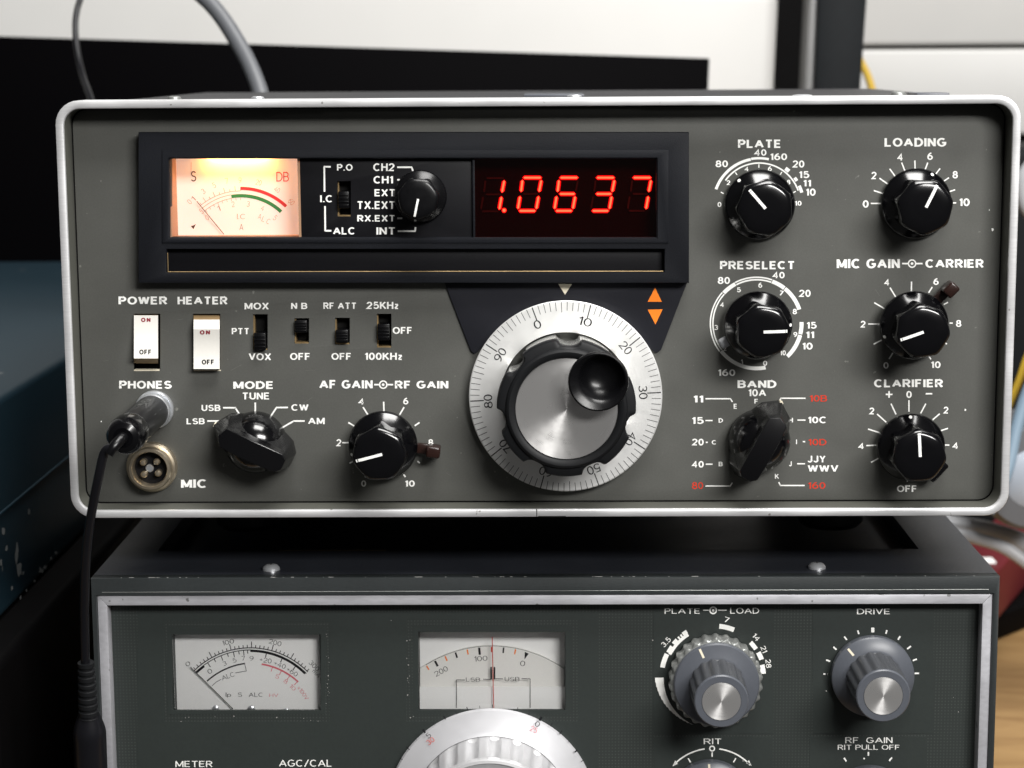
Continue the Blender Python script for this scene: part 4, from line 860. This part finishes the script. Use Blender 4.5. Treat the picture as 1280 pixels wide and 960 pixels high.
for b, c, r, wd, ht in (("3.5", LK(127, 297), 47, 13, 6.6), ("7", LK(557, 140), -18, 6, 6.6), ("14", LK(764, 262), -50, 9, 6.6), ("21", LK(818, 347), -68, 8.6, 6.6), ("28", LK(850, 448), -84, 11, 6.6)):
    m.text(b, (c[0]-wd/2, c[1]-ht/2, c[0]+wd/2, c[1]+ht/2), YLQ, rot=r, bold=.018)
for pts in (((100, 423), (113, 423)), ((104, 343), (127, 350)), ((145, 268), (163, 284)), ((207, 209), (222, 228)), ((284, 174), (291, 195)), ((451, 172), (445, 193)), ((527, 207), (514, 227)), ((588, 264), (567, 280)), ((622, 338), (599, 346)), ((634, 419), (609, 419)), ((88, 423), (112, 423)), ((206, 902), (219, 922)), ((479, 900), (464, 920)), ((345, 868), (345, 890))): m.zstrip(LDR, pts, 1.9, YLQ)
m.zstrip(LDR, ((370, 158), (370, 185)), 3.9, YLQ-.01); m.disc(LDR(321, 906), 1.1, YLQ, 10); m.disc(LDR(104, 520), .7, YLQ, 8)
cRT = (890.0, 1001.0); m.arc(cRT, 64.6, 66.4, 137, 98, YLQ); m.arc(cRT, 64.6, 66.4, 82, 43, YLQ)
m.arc(LC(282, 757), 2.2, 3.8, 0, 360, YLQ, 20); m.zstrip(LC, ((282, 769), (282, 783)), 1.6, YLQ); m.zstrip(LC, ((205, 788), (213, 801)), 1.6, YLQ); m.zstrip(LC, ((358, 788), (350, 801)), 1.6, YLQ)
m.poly([at(*LC(*p), YLQ) for p in ((155, 814), (164, 795), (172, 806))]); m.poly([at(*LC(*p), YLQ) for p in ((408, 812), (391, 803), (400, 794))])
m.mat(CHIP)
rs = random.Random(5)
for _ in range(46):
    c = rs.choice([(LA(620+rs.random()*520, 775+rs.random()*22)), LA(1158+rs.gauss(0, 6), 480+rs.random()*290), LB(255+rs.gauss(0, 7), 480+rs.random()*310), (rs.uniform(170, 1220), rs.uniform(775, 955))]); m.disc(c, rs.choice((.35, .4, .5, .75)), YLQ-.02, 6)
m.build("front_panel", LO)
# screws on the top
for px, py in ((339, 712), (1021, 710)):
    d = ray(px, py); t = (lzt-CAM.z)/d.z; q = CAM+d*t; mm = MB().mat(STEEL); n = 24; prof = [(3.3, 0), (3.2, .8), (2.4, 1.7), (1.2, 2.1), (0, 2.15)]
    mm.add([(q.x+a*math.cos(2*math.pi*k/n), q.y+a*math.sin(2*math.pi*k/n), lzt+b) for a, b in prof for k in range(n)], [(i*n+k, i*n+(k+1) % n, (i+1)*n+(k+1) % n, (i+1)*n+k) for i in range(4) for k in range(n)])
    mm.mat(GAP); mm.box(q.x-1.0, q.x+1.0, q.y-.18, q.y+.18, lzt+1.9, lzt+2.2); mm.box(q.x-.18, q.x+.18, q.y-1.0, q.y+1.0, lzt+1.9, lzt+2.19); mm.build("screw", lcab)
for sx in (-1, 1):
    for yy in (40, 290):
        m = MB().mat(RUBBER); m.box(2+sx*130-12, 2+sx*130+12, yy-12, yy+12, DZ, lzb, 2); m.build("rubber_foot", LO)
# round-the-window wells
def well(px, name, Yb):
    a = at(px[0], px[1], YLP); b = at(px[2], px[3], YLP); g = sub_empty(name, LO, ((a.x+b.x)/2, Yb, b.z))
    m = MB().mat(VINYL)
    for bx in ((a.x-1, a.x-.02, YLP+1.25, Yb+1, b.z-3, a.z+3), (b.x+.02, b.x+1, YLP+1.25, Yb+1, b.z-3, a.z+3), (a.x-.02, b.x+.02, YLP+1.25, Yb+1, a.z+1.2, a.z+3), (a.x-.02, b.x+.02, YLP+1.25, Yb+1, b.z-3, b.z-1.2)): m.box(*bx)
    m.build("window_well", g); return g, a, b
# signal meter
g, a, b = well(LWIN, "signal_meter", 13.5); YA = 13.5
m = MB().mat(PAPER); m.box(a.x, b.x, YA, YA+.8, b.z-1.2, a.z+1.2); YAQ = YA-.06
m.mat(INK); cA = (657, 818); r_ = 580                               # fitted scale circle, in the LM zoom
def la(r0, r1, a0, a1, n=30): m.arc(LM(*cA), r0/5.818, r1/5.818, a0, a1, YAQ, n)
la(583, 590, 134, 44.5); la(568, 574, 134, 44.5); la(556, 572, 90, 45); la(556, 572, 134, 126.5, 4)
for k in range(31):
    t = 133-2.92*k; big = k % 5 == 0; la(588, 632 if big and k in (10, 15, 20, 5, 25) else 608, t+.28, t-.28, 1)
for t in (123, 117.5, 112, 107, 102.5, 98.5, 95, 92): la(532 if t in (123, 112, 102.5, 95) else 545, 572, t+.3, t-.3, 1)
for t in (78, 65.5, 54): la(528, 560, t+.35, t-.35, 1)
for t_, c, r, wd, ht in (("0", (202, 348), 45, 6, 5), ("100", (495, 190), 13, 15, 6), ("200", (837, 193), -15, 16, 6), ("300", (1122, 362), -45, 15, 6), ("mA", (1138, 418), -48, 11, 5), ("0", (362, 402), 32, 5.5, 6), ("3", (470, 345), 24, 4.5, 5.5), ("5", (542, 322), 15, 4.5, 5.5), ("7", (606, 308), 6, 4.5, 5.5), ("9", (666, 308), 0, 5, 5.5), ("+20", (768, 322), -10, 15, 6), ("+40", (872, 355), -22, 15, 6), ("+60", (962, 405), -33, 15, 6), ("ALC", (493, 437), 20, 16, 6)):
    cx, cy = LM(*c); m.text(t_, (cx-wd/2, cy-ht/2, cx+wd/2, cy+ht/2), YAQ, rot=r, bold=-.004)
m.ztext("Ip", LM, (478, 557, 517, 592), YAQ, bold=0); m.ztext("S", LM, (568, 557, 597, 587), YAQ, bold=0); m.ztext("ALC", LM, (645, 557, 745, 588), YAQ, bold=0, sp=1.1)
cl = LM(690, 860)
m.arc(cl, 515/5.818, 525/5.818, 132, 98, YAQ, 14); m.zstrip(LM, ((614, 340), (628, 400), (548, 414)), .7, YAQ); m.zstrip(LM, ((378, 508), (410, 480), (445, 460)), .7, YAQ)
m.mat(PINK); m.arc(LM(660, 850), 500/5.818, 512/5.818, 81, 47, YAQ, 14)
for t in (72, 64, 56, 48): m.arc(LM(660, 850), 470/5.818, 500/5.818, t, t-.6, YAQ, 1)
m.ztext("HV", LM, (795, 565, 860, 588), YAQ, bold=-.008)
for t_, c, r in (("5", (853, 440), -20), ("8", (915, 475), -35), ("10", (965, 520), -45), ("x100V", (1040, 560), -55)):
    cx, cy = LM(*c); wd = 3.6*len(t_)+1; m.text(t_, (cx-wd/2, cy-2.6, cx+wd/2, cy+2.6), YAQ, rot=r, bold=-.008)
m.build("scale_plate", g)
m = MB().mat(INK); m.tube([at(*LM(222, 372), YA-1), at(*LM(530, 676), YA-1)], .17, 6, smooth_path=False); m.build("needle", g)
m = MB().mat(STEEL)
for c in ((405, 668), (665, 668), (917, 688)):
    q = at(*LM(*c), YA-1.2); m.revolve([(1.3, 0), (1.2, .6), (.6, 1.0), (0, 1.05)], (q.x, q.z-.3), YA-1.0, 16)
m.build("face_screws", g)
m = MB().mat(PANE); m.box(a.x, b.x, YLP+.4, YLP+.8, b.z, a.z); m.build("meter_window", g)
# frequency window
g, a, b = well(LWIN2, "dial_window", 14.5); YB = 14.5
m = MB().mat(PAPER); m.box(a.x, b.x, YB+1.6, YB+2.4, b.z-1.2, a.z+1.2); m.build("back_plate", g)
m = MB().mat(DRUM); YBQ = YB-.06
# the translucent dial disc: circle through the seen edge
cx_, cy_, rr_ = 640, 1075, 868                                         # LD zoom circle
pc = LD(cx_, cy_); R_ = rr_/5.565
arcpts = []
for k in range(41):
    t = math.radians(127-74*k/40); p = (pc[0]+R_*math.cos(t), pc[1]-R_*math.sin(t)); arcpts.append(p)
arcpts = [p for p in arcpts if LWIN2[0]-1 < p[0] < LWIN2[2]+1]
f = [at(*p, YB) for p in arcpts]+[at(arcpts[-1][0], 890, YB), at(arcpts[0][0], 890, YB)]
m.hull(f, [p+Vector((0, 1.2, 0)) for p in f])
m.mat(INK); m.arc(pc, R_-.5, R_, 122, 55, YBQ, 40)
def tick(t, l, wd, mt): m.mat(mt); t = math.radians(t); d = Vector((math.cos(t), -math.sin(t))); a_ = Vector(pc)+d*(R_-1.5); m.strip([a_, a_-d*l], wd, YBQ)
for t, l, wd, mt in ((117.5, 7.5, 2.6, INK), (107.2, 7, 2.2, INK), (96, 9, 2.8, INK), (84.6, 7, 1.9, INK), (122, 6, 1.6, ORANGE), (112.3, 6.5, 1.8, ORANGE), (101.6, 6.5, 1.7, ORANGE), (90.2, 6.5, 1.6, RED), (79, 6.5, 1.7, ORANGE)): tick(t, l, wd, mt)
m.mat(INK); m.poly([at(*LD(*p), YBQ) for p in ((868, 250), (895, 262), (866, 302))])
for t_, c, r, wd in (("200", (285, 385), 28, 18), ("100", (562, 296), 4, 16.5), ("0", (853, 330), -8, 6.2)):
    q = LD(*c); m.text(t_, (q[0]-wd/2, q[1]-3.3, q[0]+wd/2, q[1]+3.3), YBQ, rot=r, bold=-.004)
m.build("dial_disc", g)
m = MB().mat(DRUM); q0 = at(LWIN2[0]+.2, 858.5, YB-1.4); q1 = at(LWIN2[2]-.2, 892, YB-1.4); m.mat(PAPER); m.box(q0.x, q1.x, YB-1.6, YB-1.2, q1.z, q0.z)
m.mat(INK); YBM = YB-1.75
for pts in (((392, 640), (392, 445), (452, 445)), ((578, 440), (635, 440)), ((655, 437), (715, 437)), ((845, 437), (905, 437), (905, 640))): m.zstrip(LD, pts, .9, YBM)
for pts in (((634, 355), (634, 440)), ((657, 355), (657, 440))): m.zstrip(LD, pts, 2.0, YBM)
m.ztext("LSB", LD, (458, 428, 558, 456), YBM, bold=.0, sp=1.12); m.ztext("USB", LD, (726, 424, 832, 453), YBM, bold=.0, sp=1.12)
m.build("sideband_mask", g)
m = MB().mat(RED); m.tube([at(*LD(641, 148), YB-3), at(*LD(652, 640), YB-3)], .17, 6, smooth_path=False); m.build("cursor_line", g)
m = MB().mat(PANE); m.box(a.x, b.x, YLP+.4, YLP+.8, b.z, a.z); m.build("window_pane", g)
# big tuning dial
cT = xz((614.5, 1012.5), YLP-4); dl = sub_empty("tuning_dial", LO, (cT[0], YLP, cT[1]))
SL = spun("satin_dial_metal", (.56, .56, .58), .5, .35, 2500, .35)
m = MB().mat(SL); R1 = 38.9
m.revolve([(R1-.6, .3), (R1, 2.4), (R1-.5, 3.4), (31, 5.6), (29.9, 6.2), (29.6, 6.5)], cT, YLP, 128); m.f.pop(); m.m.pop()
m.mat(INK)
def ring_pt(px, py): return at(px, py, YLP-4.7)
for p, q, wd in (((643, 55), (643, 75), .8), ((560, 62), (562, 78), .5), ((478, 70), (486, 95), 1.0), ((407, 98), (416, 118), .6), ((330, 128), (343, 150), 1.5), ((262, 170), (272, 187), .6), ((197, 214), (213, 236), 2.6), ((145, 270), (158, 282), .5), ((92, 325), (112, 345), 1.2), ((50, 398), (68, 408), .8), ((806, 73), (800, 96), .7), ((882, 103), (873, 120), .5), ((958, 133), (944, 158), 2.8), ((1026, 175), (1012, 193), .9), ((1088, 222), (1072, 245), 1.3), ((1140, 285), (1126, 297), .6), ((1186, 345), (1170, 360), 1.8), ((1222, 412), (1210, 422), .8)):
    m.strip([LR(*p), LR(*q)], wd, YLP-4.75)
for t_, c, r, wd, mt in (("5", (233, 253), 38, 5.5, INK), ("30", (246, 288), 38, 10, RED), ("0", (931, 180), -26, 5.8, INK), ("25", (908, 213), -26, 9.5, PINK)):
    q = LR(*c); m.mat(mt); m.text(t_, (q[0]-wd/2, q[1]-3.3, q[0]+wd/2, q[1]+3.3), YLP-5.25, rot=r, bold=0)
m.build("scale_ring", dl, origin=(cT[0], YLP-4, cT[1]))
m = MB().mat(SILV)
def ribs(r, h, a):
    x = (a*22/(2*math.pi)) % 1; return r-(1.3*math.sin(math.pi*x/.62) if x < .62 else 0)*(1 if 7 < h < 25 else 0)
m.revolve([(29.4, 6.3), (29.3, 7.2), (28.6, 16), (28.2, 24), (28.0, 25.1), (27.2, 26.3), (26.2, 26.6), (25.8, 26.0), (0, 25.6)], cT, YLP, 264, ribs); m.build("knob", dl, origin=(cT[0], YLP-15, cT[1]))
# grey knobs
def fl(n, dep, h0, h1):
    def f(r, h, a):
        if not (h0 < h < h1): return r
        return r-dep*(.5+.5*math.cos(n*a))
    return f
def grey_knob(cpx, label, outer=False, mark=None, hk=1.0):
    c = xz(cpx, YLP); kn = sub_empty("control_knob", LO, (c[0], YLP, c[1]), label)
    b0 = 0
    if outer:
        m = MB().mat(GREYR); m.revolve([(16.4, 1.2), (17.3, 1.8), (17.3, 7.6), (16.8, 8.3), (15.9, 8.5)], c, YLP, 200, fl(26, .9, 1.5, 8.4)); m.build("outer_ring", kn, origin=(c[0], YLP-5, c[1])); b0 = 2.6; rs_ = 15.7
    else: rs_ = 15.2
    m = MB().mat(GREYK)
    m.revolve([(rs_-.5, .8 if not outer else 7.5), (rs_, 1.4 if not outer else 8.4), (rs_, 4.4+b0*2), (rs_-.5, 5.0+b0*2), (10.8, 6.4+b0*1.8), (10.2, 6.6+b0*1.8)], c, YLP, 80)
    m.build("knob_skirt", kn, origin=(c[0], YLP-4, c[1]))
    m = MB().mat(GREYF); hb = 6+b0*1.8; ht = 27.0+b0
    m.revolve([(10.4, hb), (10.3, hb+1), (10.0, ht-2.2), (9.7, ht-1.0)], c, YLP, 168, fl(16, .75, hb+.3, ht-1.1)); m.f.pop(); m.m.pop()
    m.mat(GREYK); m.revolve([(9.75, ht-1.2), (9.7, ht-.4), (9.3, ht), (7.1, ht), (7.0, ht-.3)], c, YLP, 72)
    m.build("knob_grip", kn, origin=(c[0], YLP-15, c[1]))
    m = MB().mat(SPUN); m.revolve([(7.0, ht-.35), (6.9, ht+.12), (0, ht+.16)], c, YLP, 64); m.build("knob_cap", kn, origin=(c[0], YLP-ht, c[1]))
    if mark is not None:
        t = math.radians(mark); ux, uz = math.cos(t), math.sin(t); m = MB().mat(CREAM)
        hm = lambda r: (5.0+b0*2)+(rs_-.5-r)/(rs_-.5-10.8)*(1.4-.2*b0)+.08
        m.poly([(c[0]+ux*r-uz*s_*.42, YLP-hm(r), c[1]+uz*r+ux*s_*.42) for r, s_ in ((rs_-.6, -1), (rs_-.6, 1), (11.6, 1), (11.6, -1))]); m.build("pointer_line", kn)
grey_knob((893, 846), "PLATE and LOAD knob with a ribbed outer ring", True, 115)
grey_knob((1089, 842), "DRIVE knob", False, 131)
grey_knob((887, 996), "RIT knob cut by the bottom of the frame", False, 93)
grey_knob((1085, 1003), "RF GAIN knob cut by the bottom of the frame", False, None)

# ================================================================== things around the radios
# white screen casing behind, tilted a little
YW = 640
tr = at(975, -14, YW); roll = math.radians(-2.1)
def rolled(p): 
    v = p-tr; c_, s_ = math.cos(roll), math.sin(roll); return Vector((tr.x+v.x*c_-v.z*s_, p.y, tr.z+v.x*s_+v.z*c_))
mon = thing("display_screen", (-150, YW+20, DZ), "white cased screen, switched off and black, behind the upper radio", "screen")
m = MB().mat(WHITEP); m.box(tr.x-620, tr.x, YW, YW+45, tr.z-395, tr.z, 9, 4, rolled)
m.box(-250, -60, YW+5, YW+60, DZ+14, -150, 4); m.box(-290, -20, YW-30, YW+110, DZ, DZ+14, 4); m.build("casing", mon)
sx1 = (at(975, 60, YW)-at(891, 75, YW)).x
m = MB().mat(BLACKP); m.box(tr.x-580, tr.x-sx1, YW-.8, YW+4, tr.z-350, tr.z-46.5, .5, 2, rolled); m.build("screen", mon)
# dark upright post
post = thing("steel_post", (200, 600, DZ), "dark grey upright post with pale side edge behind the radio's right half", "post")
def leg_box(mb, xt0, xt1, xb0, xb1, y0, y1, Y):
    a0, a1 = at(xt0, -20, Y), at(xt1, -20, Y); b0, b1 = at(xb0, 120, Y), at(xb1, 120, Y); e = (DZ-a0.z)/(b0.z-a0.z)
    c0 = a0+(b0-a0)*e; c1 = a1+(b1-a1)*e; k_ = 1.6
    t0 = a0+(a0-c0)*.2; t1 = a1+(a1-c1)*.2
    mb.hull([Vector((p.x, y0, p.z)) for p in (t0, t1, c1, c0)], [Vector((p.x, y1, p.z)) for p in (t0, t1, c1, c0)], 1.2)
m = MB().mat(POST); leg_box(m, 1024, 1085, 1018, 1075, 600, 640, 600); m.build("column", post)
m = MB().mat(POSTE); leg_box(m, 1012.5, 1023.4, 1005.5, 1017.4, 606, 638, 606); m.build("side_edge", post)
# tall black box added as a backdrop to keep the gap dark
a = at(935, 60, 900); b = at(1048, 60, 900)
m = MB().mat(DARKB); m.box(a.x-330, b.x, 880, 1150, DZ, 420, 4); tag(m.build("dark_backdrop"), "tall black box added to darken the gap left of the grey post", "cabinet")
# white drawer cabinet on the right
a = at(1040, 60, 860); dzl = at(1180, 59, 860).z; dzb = at(1280, 168, 860).z
dc = thing("drawer_cabinet", (a.x+300, 1000, DZ), "white drawer cabinet on the right with one dark gap between drawers", "cabinet")
m = MB().mat(LINEM); m.box(a.x, a.x+640, 868, 1140, dzb-2, 460, 2)
for z0_ in (DZ, ): 
    m.mat(POST); m.box(a.x+20, a.x+620, 900, 1130, DZ, dzb-2)
m.build("carcass", dc)
m = MB().mat(WHITEP); m.box(a.x, a.x+640, 850, 867.5, dzl+1.6, 455, 3, 3); m.build("drawer_front", dc)
m = MB().mat(WHITEP); m.box(a.x, a.x+640, 850, 867.5, dzb, dzl-1.6, 3, 3); m.build("drawer_front", dc)
# cables
def cable(name, pts, r, mt, label, n=16):
    m = MB().mat(mt); m.tube([at(*p, y) for p, y in pts], r, n); return tag(m.build(name), label, "cable")
cable("yellow_cable", [((960, -60), 655), ((1004, -8), 655), ((1030, 20), 660), ((1066, 62), 665), ((1090, 112), 660), ((1100, 200), 650), ((1105, 300), 640)], 2.6, YEL, "yellow cable passing behind the dark grey post")
cable("grey_cable", [((150, -90), 380), ((238, -18), 372), ((272, 15), 366), ((300, 58), 355), ((318, 95), 344), ((328, 130), 335), ((332, 190), 322), ((330, 260), 312)], 4.3, GCAB, "thick grey cable curving down behind the upper radio")
cable("black_cable", [((125, -60), 420), ((103, -8), 415), ((95, 20), 410), ((95, 52), 400), ((102, 90), 385), ((113, 122), 360), ((128, 170), 330), ((150, 250), 310)], 1.7, CABLE, "thin black cable hanging down before the white casing")
cable("blue_cable", [((1330, 400), 330), ((1290, 478), 328), ((1272, 530), 325), ((1258, 590), 320), ((1235, 640), 315)], 3.4, BLUEC, "pale blue cable at the right edge beside the upper radio")
cable("yellow_cable", [((1320, 380), 345), ((1287, 440), 345), ((1273, 478), 345), ((1255, 520), 345), ((1230, 580), 345)], 2.0, YEL, "yellow cable beside the pale blue one at the right edge")
m = MB().mat(SILG); m.tube([at(*p, y) for p, y in (((1100, 640), 390), ((1185, 656), 380), ((1235, 664), 372), ((1290, 684), 362), ((1340, 720), 355))], 5.6, 18); hose1 = tag(m.build("grey_hose"), "upper of two grey hoses behind the lower radio's right corner", "hose", "grey hoses at the right")
m = MB().mat(SILG); m.tube([at(*p, y) for p, y in (((1120, 656), 372), ((1195, 668), 365), ((1225, 674), 358), ((1258, 686), 350), ((1300, 716), 345))], 3.6, 18); tag(m.build("grey_hose"), "lower and thinner of two grey hoses behind the radio's right corner", "hose", "grey hoses at the right")
# rounded grey apparatus with a pale lens at the far right
ap = thing("desk_lamp_head", at(1300, 600, 330), "grey rounded housing with a pale round disc at the right edge", "lamp")
q = at(1293, 598, 322); m = MB().mat(GCAB)
m.revolve([(0, -60), (26, -58), (30, -40), (29, -6), (26, 0), (16, .8)], (q.x, q.z), 322, 48); m.build("housing", ap)
m = MB().mat(mat("pale_lens", (.34, .38, .44), .25)); m.revolve([(15.8, -1), (15.8, 1.0), (12, 3.0), (6, 4.2), (0, 4.5)], (q.x, q.z), 322, 48); m.build("lens", ap)
q = at(1300, 205, 520); m = MB().mat(SILG); m.tube([at(*p, 520) for p in ((1310, 190), (1284, 215), (1279, 235), (1286, 262), (1312, 285))], 5, 16); tag(m.build("grey_hose"), "pale grey hose end at the right edge below the white drawers", "hose", "grey hoses at the right")
# dark equipment behind on the right
m = MB().mat(POST); a = at(1180, 420, 470); m.box(a.x+20, a.x+330, 720, 845, DZ, at(1280, 185, 720).z, 6, 3); tag(m.build("equipment_case"), "dark grey case standing behind the right side of the stack", "case")
# red box on black box
RB = at(1251, 709, 455); zrb = at(1251, 773, 455).z
m = MB().mat(DARKB); m.box(RB.x-25, RB.x+110, 462, 545, DZ, zrb-.5, 3, 2, lambda p: Vector((p.x, p.y+(p.x-RB.x)*1.1, p.z))); tag(m.build("black_box"), "low black box on the wooden desk under the red one", "box")
m = MB().mat(REDB); m.box(RB.x-18, RB.x+60, 455, 530, zrb, RB.z, 3, 2, lambda p: Vector((p.x, p.y+(p.x-RB.x)*2.2, p.z))); tag(m.build("red_box"), "red box lying on the black box right of the radios", "box")
q = at(1256, 718, 448); m = MB().mat(PAPER); m.box(q.x-10, q.x-2, 462, 474, RB.z+.1, RB.z+1.4, .4); tag(m.build("white_card"), "small white card on the red box's corner", "card")
# left: teal case on a black case
m = MB().mat(TEAL); m.box(-620, -215, 20, 745, -56, 32, 3.5, 4)
m.mat(TEAL); m.box(-500, -214.3, 30, 700, -14.6, -13.2, .3)
m.mat(mat("bared_primer", (.17, .18, .18), .6, noise=.2))
rs = random.Random(4)
def on_side(px, py): d = ray(px, py); return CAM+d*((-214.85-CAM.x)/d.x)
for cx, cy, rx, ry in ((21, 692, 2.6, 13), (24, 712, 3.4, 10), (4, 664, 2.6, 7), (8, 686, 2, 4), (1, 702, 2, 5), (36, 640, 1.7, 5), (29, 716, 1.6, 2.5), (15, 735, 1.3, 3), (51, 713, 2.8, 4.5), (56, 709, 2, 3), (43, 726, 1.3, 2), (33, 738, 1.5, 2), (64, 698, 1.5, 2), (70, 691, 1.6, 3), (26, 747, 1.2, 2.4), (12, 771, 2, 2)):
    m.poly([on_side(cx+rx*rs.uniform(.5, 1.25)*math.cos(t), cy+ry*rs.uniform(.5, 1.25)*math.sin(t)) for t in [i*math.pi/5 for i in range(10)]])
tag(m.build("teal_case"), "teal metal case with chipped paint left of the upper radio", "case")
m = MB().mat(DARKB); m.box(-640, -200, 0, 760, DZ, -56.3, 4, 3); tag(m.build("black_case"), "black case under the chipped teal case at far left", "case")
